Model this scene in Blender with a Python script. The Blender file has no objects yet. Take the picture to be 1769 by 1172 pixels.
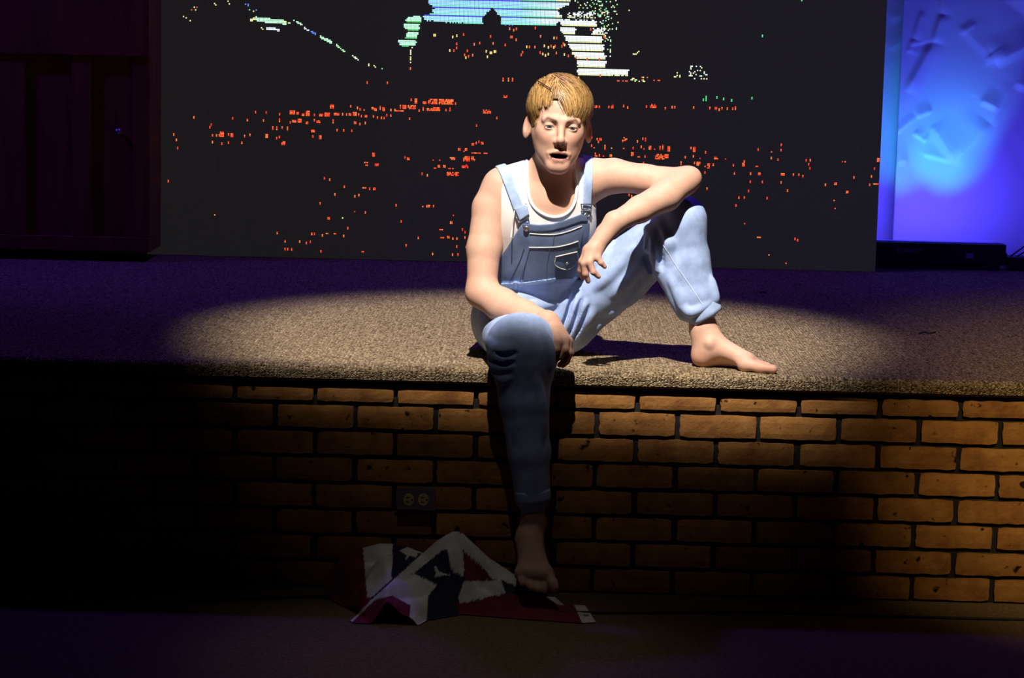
import bpy, bmesh, math, random
import numpy as np
from mathutils import Vector, Matrix

# ------------------------------------------------------------------ camera
F_PX, CX, CY = 4000.0, 884.5, 586.0
CAM = np.array([0.068, -5.763, 1.445])
PITCH, ROLL, YAW = math.radians(7.85), math.radians(1.32), math.radians(0.70)

def cam_axes():
    cp, sp = math.cos(PITCH), math.sin(PITCH)
    r = np.array([1, 0, 0.]); f = np.array([0, cp, -sp]); d = np.array([0, -sp, -cp])
    c, s = math.cos(YAW), math.sin(YAW)
    Z = np.array([[c, -s, 0], [s, c, 0], [0, 0, 1]])
    r, f, d = Z @ r, Z @ f, Z @ d
    c, s = math.cos(ROLL), math.sin(ROLL)
    return c * r - s * d, s * r + c * d, f
AR, AD, AF = cam_axes()

scene = bpy.context.scene
COL = scene.collection
cd = bpy.data.cameras.new('camera')
cam = bpy.data.objects.new('camera', cd)
COL.objects.link(cam)
cd.sensor_fit = 'HORIZONTAL'; cd.sensor_width = 36.0; cd.lens = F_PX / 1769 * 36.0
cd.clip_end = 60
cam.matrix_world = Matrix(((AR[0], -AD[0], -AF[0], CAM[0]), (AR[1], -AD[1], -AF[1], CAM[1]),
                           (AR[2], -AD[2], -AF[2], CAM[2]), (0, 0, 0, 1)))
scene.camera = cam

def ray(u, v):
    return AF + AR * ((u - CX) / F_PX) + AD * ((v - CY) / F_PX)
def P(u, v, y):                      # point seen at pixel (u, v) standing at depth y
    d = ray(u, v); return CAM + d * ((y - CAM[1]) / d[1])
def G(u, v, z):                      # point seen at pixel (u, v) lying at height z
    d = ray(u, v); return CAM + d * ((z - CAM[2]) / d[2])
def proj(p):
    q = np.asarray(p) - CAM; w = q @ AF
    return CX + F_PX * (q @ AR) / w, CY + F_PX * (q @ AD) / w

# ------------------------------------------------------------------ world, lights, exposure
world = bpy.data.worlds.new('world'); scene.world = world; world.use_nodes = True
world.node_tree.nodes['Background'].inputs[0].default_value = (0.10, 0.04, 0.45, 1)
world.node_tree.nodes['Background'].inputs[1].default_value = 0.004
vs = scene.view_settings
vs.view_transform = 'Standard'; vs.look = 'None'; vs.gamma = 1.0; vs.use_curve_mapping = False
vs.exposure = 0.0

def spot(name, loc, target, power, color, angle, blend, radius=0.05):
    l = bpy.data.lights.new(name, 'SPOT'); o = bpy.data.objects.new(name, l); COL.objects.link(o)
    l.energy = power; l.color = color; l.spot_size = math.radians(angle); l.spot_blend = blend
    l.shadow_soft_size = radius
    o.location = loc
    o.rotation_euler = (Vector(target) - Vector(loc)).to_track_quat('-Z', 'Y').to_euler()
    return o
STAGE = 0.575
fs_ = spot('follow_spot', (-0.22, -3.6, 6.1), (0.07, 0.67, 0.575), 4200, (1.0, 0.91, 0.82), 25.0, 0.15, 0.04)
def shutters(light):
    # the profile spot's lens and shutters: soft oval beam, bottom shutter closed down to the stage lip with a faint spill below
    light.use_nodes = True; nt = light.node_tree; N = nt.nodes; L = nt.links
    em = N['Emission']; tc = N.new('ShaderNodeTexCoord'); sx = N.new('ShaderNodeSeparateXYZ'); L.new(tc.outputs['Normal'], sx.inputs[0])
    def mt(op, a, b=None):
        n = N.new('ShaderNodeMath'); n.operation = op
        for k, v in enumerate((a, b)):
            if v is None: continue
            if isinstance(v, (int, float)): n.inputs[k].default_value = v
            else: L.new(v, n.inputs[k])
        return n.outputs[0]
    def step(v, a, b, lo, hi):
        n = N.new('ShaderNodeMapRange'); n.interpolation_type = 'SMOOTHSTEP'; L.new(v, n.inputs[0])
        for k, q in enumerate((a, b, lo, hi)): n.inputs[k + 1].default_value = q
        return n.outputs[0]
    a = mt('DIVIDE', sx.outputs[0], sx.outputs[2]); b = mt('DIVIDE', sx.outputs[1], sx.outputs[2])      # b > 0 points down
    bs = mt('DIVIDE', b, step(b, -.001, .001, .118, .19))
    aa = mt('DIVIDE', a, .153)
    r = mt('SQRT', mt('ADD', mt('MULTIPLY', aa, aa), mt('MULTIPLY', bs, bs)))
    oval = step(r, .60, 1.0, 1.0, 0.0)
    cut = mt('ADD', step(b, .076, .095, .98, 0.0), step(b, .085, .15, .020, 0.0))
    L.new(mt('MULTIPLY', oval, cut), em.inputs['Strength'])
shutters(fs_.data)
spot('warm_side_spot', (1.3, -4.2, 4.2), (1.86, 0.0, 0.70), 1000, (1.0, 0.74, 0.38), 22.5, 1.0, 0.05)
spot('floor_fill_spot', (-0.1, -1.35, 5.6), (-0.12, -0.62, 0.0), 85, (1.0, 0.93, 0.82), 15.0, 1.0, 0.15)  # added fill lamp, lifts the floor and flag below the stage
spot('blue_wash', (0.3, 2.1, 4.6), (0.2, 1.5, 0.55), 150, (0.16, 0.05, 1.0), 110, 1.0, 0.15)
spot('blue_wash', (-3.2, 1.6, 3.0), (-1.2, 2.2, 0.5), 85, (0.12, 0.04, 1.0), 60, 1.0, 0.1)
spot('blue_wash', (3.4, 0.9, 2.6), (1.75, 2.9, 1.0), 60, (0.05, 0.02, 1.0), 60, 1.0, 0.1)  # extra lamp added off to the right to give the paper its base blue

# ------------------------------------------------------------------ helpers
def link(o, parent=None):
    COL.objects.link(o)
    if parent is not None: o.parent = parent
    return o
def tag(o, label=None, cat=None, group=None, kind=None):
    if label: o['label'] = label
    if cat: o['category'] = cat
    if group: o['group'] = group
    if kind: o['kind'] = kind
    return o
def empty(name, loc):
    o = bpy.data.objects.new(name, None); o.location = loc; o.empty_display_size = 0.05
    return link(o)
def place(o, parent):                # parent a world-space mesh to an Empty that stands elsewhere
    o.parent = parent
    o.matrix_parent_inverse = Matrix.Translation(parent.location).inverted() if parent.type == 'EMPTY' else Matrix()
    return o
def np_mesh(name, verts, faces, mat=None, colors=None, smooth=True):
    verts = np.asarray(verts, np.float32); faces = np.asarray(faces, np.int32)
    me = bpy.data.meshes.new(name)
    me.vertices.add(len(verts)); me.vertices.foreach_set('co', verts.ravel())
    n = faces.shape[1]
    me.loops.add(faces.size); me.loops.foreach_set('vertex_index', faces.ravel())
    me.polygons.add(len(faces)); me.polygons.foreach_set('loop_start', np.arange(0, faces.size, n, dtype=np.int32))
    me.update(calc_edges=True)
    if colors is not None:
        a = me.color_attributes.new('tint', 'FLOAT_COLOR', 'POINT')
        c = np.ones((len(verts), 4), np.float32); c[:, :3] = colors
        a.data.foreach_set('color', c.ravel())
    if smooth: me.polygons.foreach_set('use_smooth', np.ones(len(faces), bool))
    if mat: me.materials.append(mat)
    me.validate()
    return me
def np_obj(name, verts, faces, mat=None, colors=None, parent=None, smooth=True):
    o = bpy.data.objects.new(name, np_mesh(name, verts, faces, mat, colors, smooth))
    COL.objects.link(o)
    if parent is not None: place(o, parent)
    return o
def bm_obj(name, bm, mat=None, parent=None, smooth=False):
    me = bpy.data.meshes.new(name); bmesh.ops.recalc_face_normals(bm, faces=bm.faces)
    bm.to_mesh(me); bm.free()
    if smooth: me.polygons.foreach_set('use_smooth', np.ones(len(me.polygons), bool))
    if mat: me.materials.append(mat)
    o = bpy.data.objects.new(name, me); COL.objects.link(o)
    if parent is not None: place(o, parent)
    return o
def add_box(bm, lo, hi, bev=0.0, seg=2):
    lo, hi = Vector(lo), Vector(hi)
    r = bmesh.ops.create_cube(bm, size=1.0, matrix=Matrix.Translation((lo + hi) / 2) @ Matrix.Diagonal((*(hi - lo), 1)))
    if bev > 0:
        es = list({e for v in r['verts'] for e in v.link_edges})
        bmesh.ops.bevel(bm, geom=es, offset=bev, segments=seg, profile=0.6, affect='EDGES')
def box_obj(name, lo, hi, mat, parent=None, bev=0.0):
    bm = bmesh.new(); add_box(bm, lo, hi, bev); return bm_obj(name, bm, mat, parent)
def tube(pts, radii, n=8, cap=True):
    pts = [np.asarray(p, float) for p in pts]
    if np.isscalar(radii): radii = [radii] * len(pts)
    V, Fc = [], []
    up = np.array([0.13, 0.31, 0.94])
    for i, p in enumerate(pts):
        t = pts[min(i + 1, len(pts) - 1)] - pts[max(i - 1, 0)]; t /= np.linalg.norm(t) + 1e-12
        a = np.cross(t, up); a /= np.linalg.norm(a) + 1e-12; b = np.cross(t, a)
        for k in range(n):
            w = 2 * math.pi * k / n
            V.append(p + radii[i] * (math.cos(w) * a + math.sin(w) * b))
    for i in range(len(pts) - 1):
        for k in range(n):
            Fc.append((i * n + k, i * n + (k + 1) % n, (i + 1) * n + (k + 1) % n, (i + 1) * n + k))
    return V, Fc
def tube_obj(name, pts, radii, mat, parent=None, n=8):
    V, Fc = tube(pts, radii, n)
    return np_obj(name, V, Fc, mat, parent=parent)
def catmull(pts, k=8):
    pts = [np.asarray(p, float) for p in pts]
    q = [2 * pts[0] - pts[1]] + pts + [2 * pts[-1] - pts[-2]]
    out = []
    for i in range(1, len(q) - 2):
        for j in range(k):
            t = j / k
            out.append(0.5 * (2 * q[i] + (q[i + 1] - q[i - 1]) * t + (2 * q[i - 1] - 5 * q[i] + 4 * q[i + 1] - q[i + 2]) * t * t
                              + (3 * q[i] - q[i - 1] - 3 * q[i + 1] + q[i + 2]) * t ** 3))
    out.append(pts[-1]); return out

# ------------------------------------------------------------------ materials
def material(name, color=(0.5, 0.5, 0.5), rough=0.8, metal=0.0, spec=0.5):
    m = bpy.data.materials.new(name); m.use_nodes = True
    b = m.node_tree.nodes['Principled BSDF']
    b.inputs['Base Color'].default_value = (*color, 1); b.inputs['Roughness'].default_value = rough
    b.inputs['Metallic'].default_value = metal; b.inputs['Specular IOR Level'].default_value = spec
    return m
def nd(m, t, **kw):
    n = m.node_tree.nodes.new(t)
    for k, v in kw.items():
        if k.startswith('i_'): n.inputs[k[2:].replace('_', ' ')].default_value = v
        else: setattr(n, k, v)
    return n
def ln(m, a, ao, b, bi): m.node_tree.links.new(a.outputs[ao], b.inputs[bi])
def bsdf(m): return m.node_tree.nodes['Principled BSDF']
def ramp(m, stops):
    r = nd(m, 'ShaderNodeValToRGB'); cr = r.color_ramp
    while len(cr.elements) < len(stops): cr.elements.new(0.5)
    for e, (p, c) in zip(cr.elements, stops): e.position = p; e.color = (*c, 1)
    return r
def noise_color(m, stops, scale, detail=4, rough=0.6, coord='Object', stretch=None):
    tc = nd(m, 'ShaderNodeTexCoord'); n = nd(m, 'ShaderNodeTexNoise', i_Scale=scale, i_Detail=detail, i_Roughness=rough)
    if stretch:
        mp = nd(m, 'ShaderNodeMapping'); mp.inputs['Scale'].default_value = stretch
        ln(m, tc, coord, mp, 0); ln(m, mp, 0, n, 0)
    else: ln(m, tc, coord, n, 0)
    r = ramp(m, stops); ln(m, n, 0, r, 0)
    ln(m, r, 0, bsdf(m), 'Base Color'); return n, r
def bump(m, node, out, strength, dist):
    b = nd(m, 'ShaderNodeBump', i_Strength=strength, i_Distance=dist)
    ln(m, node, out, b, 'Height'); ln(m, b, 0, bsdf(m), 'Normal'); return b
def tinted(name, rough, noise_scale=None, amount=0.25, bump_s=0.0, bump_d=0.001, bump_scale=600):
    m = material(name, rough=rough); a = nd(m, 'ShaderNodeVertexColor', layer_name='tint')
    src, so = a, 0
    tc = nd(m, 'ShaderNodeTexCoord')
    if noise_scale:
        n = nd(m, 'ShaderNodeTexNoise', i_Scale=noise_scale, i_Detail=5.0, i_Roughness=0.65); ln(m, tc, 'Object', n, 0)
        mr = nd(m, 'ShaderNodeMapRange'); mr.inputs[1].default_value = 0.3; mr.inputs[2].default_value = 0.7
        mr.inputs[3].default_value = 1 - amount; mr.inputs[4].default_value = 1 + amount; ln(m, n, 0, mr, 0)
        mx = nd(m, 'ShaderNodeVectorMath', operation='SCALE'); ln(m, a, 0, mx, 0); ln(m, mr, 0, mx, 'Scale')
        src, so = mx, 0
    ln(m, src, so, bsdf(m), 'Base Color')
    if bump_s:
        n2 = nd(m, 'ShaderNodeTexNoise', i_Scale=bump_scale, i_Detail=2.0); ln(m, tc, 'Object', n2, 0); bump(m, n2, 0, bump_s, bump_d)
    return m
M = {}
m = M['carpet'] = material('carpet', rough=1.0, spec=0.1)
tc = nd(m, 'ShaderNodeTexCoord'); mp = nd(m, 'ShaderNodeMapping'); mp.inputs['Scale'].default_value = (1, 0.55, 1)
ln(m, tc, 'Object', mp, 0)
vo = nd(m, 'ShaderNodeTexVoronoi', i_Scale=250.0, i_Randomness=0.75); ln(m, mp, 0, vo, 'Vector')
rr = ramp(m, [(0.0, (0.065, 0.043, 0.024)), (0.35, (0.22, 0.155, 0.088)), (0.7, (0.37, 0.275, 0.16)), (1.0, (0.55, 0.43, 0.27))])
sp = nd(m, 'ShaderNodeSeparateColor'); ln(m, vo, 'Color', sp, 0); ln(m, sp, 0, rr, 0); ln(m, rr, 0, bsdf(m), 'Base Color')
wv = nd(m, 'ShaderNodeTexWave', i_Scale=44.0, i_Distortion=1.2, i_Detail=2.0); wv.bands_direction = 'X'; ln(m, tc, 'Object', wv, 0)
ad = nd(m, 'ShaderNodeMath', operation='MULTIPLY_ADD'); ad.inputs[1].default_value = 0.6
inv = nd(m, 'ShaderNodeMath', operation='SUBTRACT'); inv.inputs[0].default_value = 1.0; ln(m, vo, 'Distance', inv, 1)
ln(m, wv, 1, ad, 0); ln(m, inv, 0, ad, 2); bump(m, ad, 0, 1.0, 0.006)

m = M['brick'] = material('brick', rough=0.85, spec=0.25)
tc = nd(m, 'ShaderNodeTexCoord'); oi = nd(m, 'ShaderNodeObjectInfo')
sc = nd(m, 'ShaderNodeVectorMath', operation='MULTIPLY_ADD')
sc.inputs[1].default_value = (1, 1, 1); ln(m, tc, 'Object', sc, 0)
cx_ = nd(m, 'ShaderNodeVectorMath', operation='SCALE'); cx_.inputs[0].default_value = (31, 17, 53); ln(m, oi, 'Random', cx_, 'Scale'); ln(m, cx_, 0, sc, 2)
n1 = nd(m, 'ShaderNodeTexNoise', i_Scale=14.0, i_Detail=6.0, i_Roughness=0.65); ln(m, sc, 0, n1, 0)
r1 = ramp(m, [(0.30, (0.24, 0.095, 0.026)), (0.5, (0.40, 0.178, 0.045)), (0.72, (0.52, 0.25, 0.07))]); ln(m, n1, 0, r1, 0)
n2 = nd(m, 'ShaderNodeTexNoise', i_Scale=38.0, i_Detail=3.0, i_Roughness=0.5); ln(m, sc, 0, n2, 0)
r2 = ramp(m, [(0.285, (0.06, 0.05, 0.05)), (0.35, (1, 1, 1))]); ln(m, n2, 0, r2, 0)
rv = nd(m, 'ShaderNodeMapRange'); rv.inputs[3].default_value = 0.72; rv.inputs[4].default_value = 1.18; ln(m, oi, 'Random', rv, 0)
mu = nd(m, 'ShaderNodeMix', data_type='RGBA', blend_type='MULTIPLY'); mu.inputs[0].default_value = 1.0
ln(m, r1, 0, mu, 6); ln(m, r2, 0, mu, 7)
vm = nd(m, 'ShaderNodeVectorMath', operation='SCALE'); ln(m, mu, 2, vm, 0); ln(m, rv, 0, vm, 'Scale'); ln(m, vm, 0, bsdf(m), 'Base Color')
n3 = nd(m, 'ShaderNodeTexNoise', i_Scale=120.0, i_Detail=5.0); ln(m, sc, 0, n3, 0); bump(m, n3, 0, 0.5, 0.003)
m = M['mortar'] = material('mortar', rough=0.95); noise_color(m, [(0.3, (0.006, 0.005, 0.005)), (0.7, (0.015, 0.013, 0.012))], 60)
m = M['floor'] = material('floor_covering', rough=0.95, spec=0.1); nn, _ = noise_color(m, [(0.3, (0.10, 0.068, 0.035)), (0.7, (0.20, 0.145, 0.08))], 90, 6); bump(m, nn, 0, 0.6, 0.003)
m = M['dark'] = material('dark_recess', (0.012, 0.011, 0.012), 0.9)
m = M['wood'] = material('cabinet_wood', rough=0.5); nn, _ = noise_color(m, [(0.3, (0.15, 0.042, 0.014)), (0.7, (0.30, 0.10, 0.035))], 6, 6, stretch=(6, 6, 0.6))
m = M['black'] = material('black_plastic', (0.008, 0.008, 0.009), 0.55)
m = M['cable'] = material('black_cable', (0.008, 0.007, 0.007), 0.6)
m = M['screen'] = material('screen_face', rough=0.75, spec=0.2)
tc = nd(m, 'ShaderNodeTexCoord'); vo = nd(m, 'ShaderNodeTexVoronoi', i_Scale=208.0, i_Randomness=0.0); ln(m, tc, 'Object', vo, 'Vector')
rr = ramp(m, [(0.0, (0.10, 0.095, 0.090)), (0.40, (0.07, 0.065, 0.062)), (0.62, (0.023, 0.021, 0.020))]); ln(m, vo, 'Distance', rr, 0); ln(m, rr, 0, bsdf(m), 'Base Color')
ln(m, rr, 0, bsdf(m), 'Emission Color'); bsdf(m).inputs['Emission Strength'].default_value = 0.16
m = M['diode'] = material('lit_diode'); a = nd(m, 'ShaderNodeVertexColor', layer_name='tint')
bsdf(m).inputs['Base Color'].default_value = (0, 0, 0, 1); ln(m, a, 0, bsdf(m), 'Emission Color'); bsdf(m).inputs['Emission Strength'].default_value = 1.5
m = M['paper'] = material('paper', (0.78, 0.76, 0.74), 0.55); 
m = M['metal'] = material('brushed_metal', (0.42, 0.42, 0.40), 0.35, 0.9)
m = M['ivory'] = material('ivory_plastic', (0.62, 0.50, 0.24), 0.45)
m = M['grey_print'] = material('grey_print', (0.45, 0.45, 0.46), 0.6)
m = M['silver_label'] = material('silver_label', (0.35, 0.35, 0.36), 0.5)
M['skin'] = tinted('skin', 0.62, 60, 0.06, 0.12, 0.001, 500)
bsdf(M['skin']).inputs['Subsurface Weight'].default_value = 0.12
bsdf(M['skin']).inputs['Subsurface Radius'].default_value = (0.012, 0.005, 0.003)
bsdf(M['skin']).inputs['Subsurface Scale'].default_value = 0.5
M['denim'] = tinted('denim', 0.9, 38, 0.16, 0.35, 0.0012, 900)
M['thread'] = material('pale_thread', (0.62, 0.60, 0.52), 0.9)
M['seam'] = material('denim_seam', (0.52, 0.60, 0.78), 0.9)
M['seam_dark'] = material('dark_denim_seam', (0.10, 0.13, 0.22), 0.9)
M['cotton'] = material('white_cotton', (0.86, 0.84, 0.80), 0.9)
M['hair'] = tinted('hair', 0.45)
M['flag'] = tinted('flag_cloth', 0.9, 40, 0.12, 0.3, 0.001, 900)
M['eye_white'] = material('eye_white', (0.58, 0.54, 0.52), 0.25)
M['iris'] = material('iris', (0.06, 0.075, 0.085), 0.2)
M['pupil'] = material('pupil', (0.004, 0.004, 0.004), 0.1)
# ------------------------------------------------------------------ setting
random.seed(4); rng = np.random.default_rng(7)
LIP = -0.018
XL, XR = -3.6, 3.6
def slab(name, lo, hi, mat, **k):
    return tag(box_obj(name, lo, hi, mat, **k), kind='structure')
tag(slab('floor', (XL, -7.5, -0.12), (XR, 0.06, 0.0), M['floor']), 'dark brown auditorium floor below the brick stage front')
tag(slab('wall_back', (XL, 3.45, -0.1), (XR, 3.6, 4.2), M['dark']), 'black back wall behind the screen and the paper')
# stage deck with a rolled carpet nose
prof = [(3.45, STAGE), (LIP + 0.018, STAGE)]
for i in range(1, 7):
    a = math.pi / 2 * i / 6
    prof.append((LIP + 0.018 - 0.018 * math.sin(a), STAGE - 0.018 + 0.018 * math.cos(a)))
prof += [(LIP, STAGE - 0.034), (LIP + 0.012, STAGE - 0.042), (0.05, STAGE - 0.042), (0.05, STAGE - 0.30), (3.45, STAGE - 0.30)]
V = []; Fc = []
for x in (XL, XR):
    V += [(x, y, z) for y, z in prof]
n = len(prof)
bm = bmesh.new(); bv = [bm.verts.new(v) for v in V]
for i in range(n):
    bm.faces.new((bv[i], bv[(i + 1) % n], bv[n + (i + 1) % n], bv[n + i]))
bm.faces.new(bv[:n]); bm.faces.new(bv[n:][::-1])
st = bm_obj('stage_floor', bm, M['carpet'])
tag(st, 'brown looped carpet covering the raised stage with a rolled front edge', kind='structure')

CW, CH = 0.2032, 0.0677
wall = slab('wall_front', (XL, 0.012, 0.0), (XR, 0.05, STAGE - 0.042), M['mortar'])
tag(wall, 'brick stage front with dark recessed mortar joints')
def brick_mesh(i, w, h):
    bm = bmesh.new(); nx, nz = 9, 4
    r = random.Random(i * 7 + 1)
    grid = []
    for a in range(nx + 1):
        row = []
        for b in range(nz + 1):
            x = -w / 2 + w * a / nx; z = -h / 2 + h * b / nz
            ex = min(a, nx - a); ez = min(b, nz - b)
            jx = r.uniform(-.0016, .0016) if ex == 0 else 0; jz = r.uniform(-.0015, .0015) if ez == 0 else 0
            if ex == 0 and ez == 0:
                x *= 0.985; z *= 0.93
            y = -0.0005 + (0.0018 if ex == 0 or ez == 0 else r.uniform(-.0006, .0006))
            row.append(bm.verts.new((x + jx, y, z + jz)))
        grid.append(row)
    for a in range(nx):
        for b in range(nz): bm.faces.new((grid[a][b], grid[a + 1][b], grid[a + 1][b + 1], grid[a][b + 1]))
    rim = [grid[a][0] for a in range(nx + 1)] + [grid[nx][b] for b in range(1, nz + 1)] + [grid[a][nz] for a in range(nx - 1, -1, -1)] + [grid[0][b] for b in range(nz - 1, 0, -1)]
    back = [bm.verts.new((v.co.x, 0.016, v.co.z)) for v in rim]
    for k in range(len(rim)):
        q = (k + 1) % len(rim); bm.faces.new((rim[k], back[k], back[q], rim[q]))
    me = bpy.data.meshes.new('brick'); bmesh.ops.recalc_face_normals(bm, faces=bm.faces); bm.to_mesh(me); bm.free()
    me.materials.append(M['brick'])
    return me
BR = [brick_mesh(i, CW - 0.0125, CH - 0.0115) for i in range(8)]
BT = [brick_mesh(20 + i, CW - 0.0125, 0.041) for i in range(4)]
for row in range(8):
    top = row == 7
    for k in range(-16, 14):
        if row % 2 == 0: x = -0.80 + k * CW + CW * 3 + CW / 2
        else: x = -0.80 + k * CW + CW * 3
        if abs(x) > 2.55: continue
        z = row * CH + CH / 2 if not top else 7 * CH + 0.006 + 0.0205
        o = bpy.data.objects.new('brick', random.choice(BT if top else BR))
        o.location = (x + random.uniform(-.0015, .0015), random.uniform(-.0008, .0012), z + random.uniform(-.0008, .0008))
        link(o, wall)

# ------------------------------------------------------------------ LED wall
YS = G(885, 455.5, STAGE)[1]
xr = P(1512, 466, YS)[0]; xl = P(244, 438, YS)[0]
led = empty('led_screen', ((xl + xr) / 2, YS, STAGE))
tag(led, 'large black LED video wall showing a dim building silhouette and scattered red dots', 'screen')
box_obj('panel', (xl, YS, STAGE + 0.002), (xr, YS + 0.09, STAGE + 2.6), M['screen'], led)
PITCHL = 0.0048
def led_xy(u, v):
    p = P(u, v, YS - 0.001); return p[0], p[2]
lit = {}
def put(ix, iz, c): lit[(ix, iz)] = c
def cell(u, v):
    x, z = led_xy(u, v); return round(x / PITCHL), round(z / PITCHL)
def inside(poly, u, v):
    c = False; j = len(poly) - 1
    for i in range(len(poly)):
        (a, b), (p, q) = poly[i], poly[j]
        if (b > v) != (q > v) and u < (p - a) * (v - b) / (q - b) + a: c = not c
        j = i
    return c
def region(poly, pal, jag=0.0, density=1.0):
    us = [p[0] for p in poly]; vv = [p[1] for p in poly]
    a = cell(min(us), max(vv)); b = cell(max(us), min(vv))
    for ix in range(a[0] - 3, b[0] + 4):
        for iz in range(a[1] - 3, b[1] + 4):
            u, v = proj((ix * PITCHL, YS, iz * PITCHL))
            if inside(poly, u + random.uniform(-jag, jag), v + random.uniform(-jag, jag) * .6) and random.random() < density:
                c = pal(ix, iz, u, v)
                if c is not None: put(ix, iz, c)
Z0 = cell(850, 43)[1]
PER = 6
def sky(ix, iz, u, v):
    ph = (iz - Z0) % PER
    t = max(0.0, min(1.0, (860 - u) / 140)); w = max(0.0, min(1.0, (u - 900) / 90))
    hi = max(0, min(1, (30 - v) / 30))
    base = np.array([0.35, 0.75, 0.95]) * (1 - w) + np.array([0.95, 1.0, 1.0]) * w
    base = base * (1 - 0.35 * hi) + np.array([0.15, 0.35, 1.0]) * 0.35 * hi
    if ph == 0:
        return None if v > 36 and u > 960 else tuple(np.array([0.10, 0.08, 0.85]) if u < 900 else np.array([0.05, 0.10, 0.12]))
    if ph == 1: return tuple(np.array([0.25, 0.95, 0.62])) if u < 960 else (0.85, 0.9, 0.45)
    return tuple(base * 1.15)
region([(728, -48), (1000, -48), (990, -12), (983, 8), (962, 17), (972, 30), (961, 44), (865, 43), (865, 30), (857, 20), (850, 13), (843, 21), (834, 28), (833, 42), (765, 38), (735, 35), (731, 27), (748, 22), (750, 14), (742, 6)], sky, 1.5)
region([(968, 34), (1030, 36), (1032, 46), (995, 48), (994, 61), (1038, 62), (1042, 75), (1043, 89), (1047, 100), (1045, 117), (1085, 121), (1085, 131), (998, 131), (997, 106), (985, 82), (974, 60), (969, 52)], sky, 1.5)
region([(1025, 50), (1047, 50), (1046, 62), (1024, 61)], sky, 3, 0.8)
region([(978, 22), (1028, 20), (1030, 33), (980, 33)], sky, 3, 0.55)
def green(ix, iz, u, v):
    ph = (iz - Z0) % PER
    return (0.10, 0.65, 0.15) if ph == 1 else ((0.55, 1.0, 0.75) if ph > 1 else None)
region([(704, 28), (728, 27), (724, 52), (719, 66), (717, 80), (692, 80), (686, 68), (702, 66), (704, 54), (697, 45)], green, 1.5)
def scatter(poly, n, cols):
    us = [p[0] for p in poly]; vv = [p[1] for p in poly]; k = 0; g = 0
    while k < n and g < n * 60:
        g += 1; u = random.uniform(min(us), max(us)); v = random.uniform(min(vv), max(vv))
        if inside(poly, u, v):
            put(*cell(u, v), random.choice(cols)); k += 1
WG = [(0.8, 1, 0.9), (0.5, 0.9, 0.4), (0.25, 0.8, 0.35), (0.9, 0.95, 0.5)]
scatter([(985, -5), (1065, -5), (1068, 12), (1040, 25), (1000, 24)], 55, WG)
scatter([(1030, 20), (1065, 18), (1068, 52), (1040, 50)], 45, WG)
scatter([(1040, 50), (1055, 50), (1056, 100), (1042, 100)], 16, WG)
for v in range(83, 108, 3): put(*cell(711 - (v - 83) * .12, v), (0.95, 0.95, 0.5))
# left tree line: bright strokes along a falling branch
def stroke(pts, c, w=1, dens=1.0):
    for (a, b), (p, q) in zip(pts, pts[1:]):
        k = int(max(abs(p - a), abs(q - b)) / 1.2) + 1
        for i in range(k + 1):
            u = a + (p - a) * i / k; v = b + (q - b) * i / k
            if random.random() < dens:
                for j in range(w): put(*cell(u, v + j * 2.3), c)
LG, YE, BL = (0.55, 1.0, 0.70), (0.85, 0.95, 0.40), (0.15, 0.25, 1.0)
stroke([(434, 33), (445, 31)], YE, 2); stroke([(442, 30), (490, 36)], LG, 3); stroke([(455, 35), (494, 39)], LG, 2)
stroke([(461, 49), (481, 50)], (0.8, 0.9, 1), 2, .8); stroke([(490, 37), (500, 39)], YE, 1, .7)
for u, v, c in [(370, 5, YE), (373, 8, YE), (393, 2, YE), (397, 6, YE), (423, 8, BL), (428, 8, BL), (429, 11, BL), (431, 17, (0.2, .7, .3)), (438, 19, YE), (443, 18, BL), (451, 48, YE), (453, 50, YE),
                (318, 28, YE), (321, 32, YE), (328, 35, YE), (336, 13, YE), (339, 17, YE), (332, 18, (1, .1, .05)), (341, 13, (1, .1, .05))]: put(*cell(u, v), c)
stroke([(506, 34), (522, 43)], LG, 1, .7); stroke([(526, 48), (534, 53)], (.7, .9, 1), 1, .8); stroke([(537, 54), (545, 59)], BL, 1, .8)
stroke([(554, 63), (573, 72)], LG, 2); stroke([(581, 78), (596, 90)], (.5, .9, .5), 1); stroke([(609, 96), (619, 104)], (.8, .95, .7), 1)
for u, v, c in [(636, 112, YE), (638, 114, YE), (647, 114, YE), (649, 116, YE), (661, 118, (.2, .8, .35)), (1317, 61, (.1, .8, .3)), (1316, 63, (.1, .8, .3)), (1386, 1, (.1, .8, .3)), (1087, 17, YE), (1088, 19, YE)]: put(*cell(u, v), c)
stroke([(1093, 95), (1101, 92), (1107, 86)], YE, 1, .7)
scatter([(1190, 113), (1212, 113), (1222, 128), (1228, 138), (1218, 140), (1188, 132)], 34, [(.8, 1, .8), (.9, .95, .5), (.6, .8, 1)])
scatter([(1165, 128), (1174, 124), (1175, 134), (1166, 134)], 6, [YE])
scatter([(1090, 134), (1120, 134), (1120, 142), (1090, 142)], 20, [YE, YE, (1, .15, .05)])
for u in (1066, 1070, 1076, 1080, 1083, 1130, 1137, 1140): put(*cell(u, 140), (1, .1, .03))
GR = (0.08, 0.75, 0.25)
for u, v in [(1215, 173), (1220, 170), (1220, 174), (1239, 170), (1250, 172), (1264, 174), (1299, 171)]: put(*cell(u, v), GR); put(*cell(u, v - 2.4), GR)
RED = [(1.0, 0.07, 0.02), (1.0, 0.13, 0.03), (0.75, 0.04, 0.02), (1.0, 0.22, 0.05)]
def red(u, v, w=1, h=2, dens=1.0):
    ix, iz = cell(u, v)
    for a in range(w):
        for b in range(h):
            if random.random() < dens: put(ix + a - w // 2, iz + b - h // 2, random.choice(RED))
def reds(ox, oy, s, L):
    for q in L:
        u, v = ox + q[0] / s, oy + q[1] / s
        red(u, v, *(q[2:] or (1, 2)))
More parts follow.
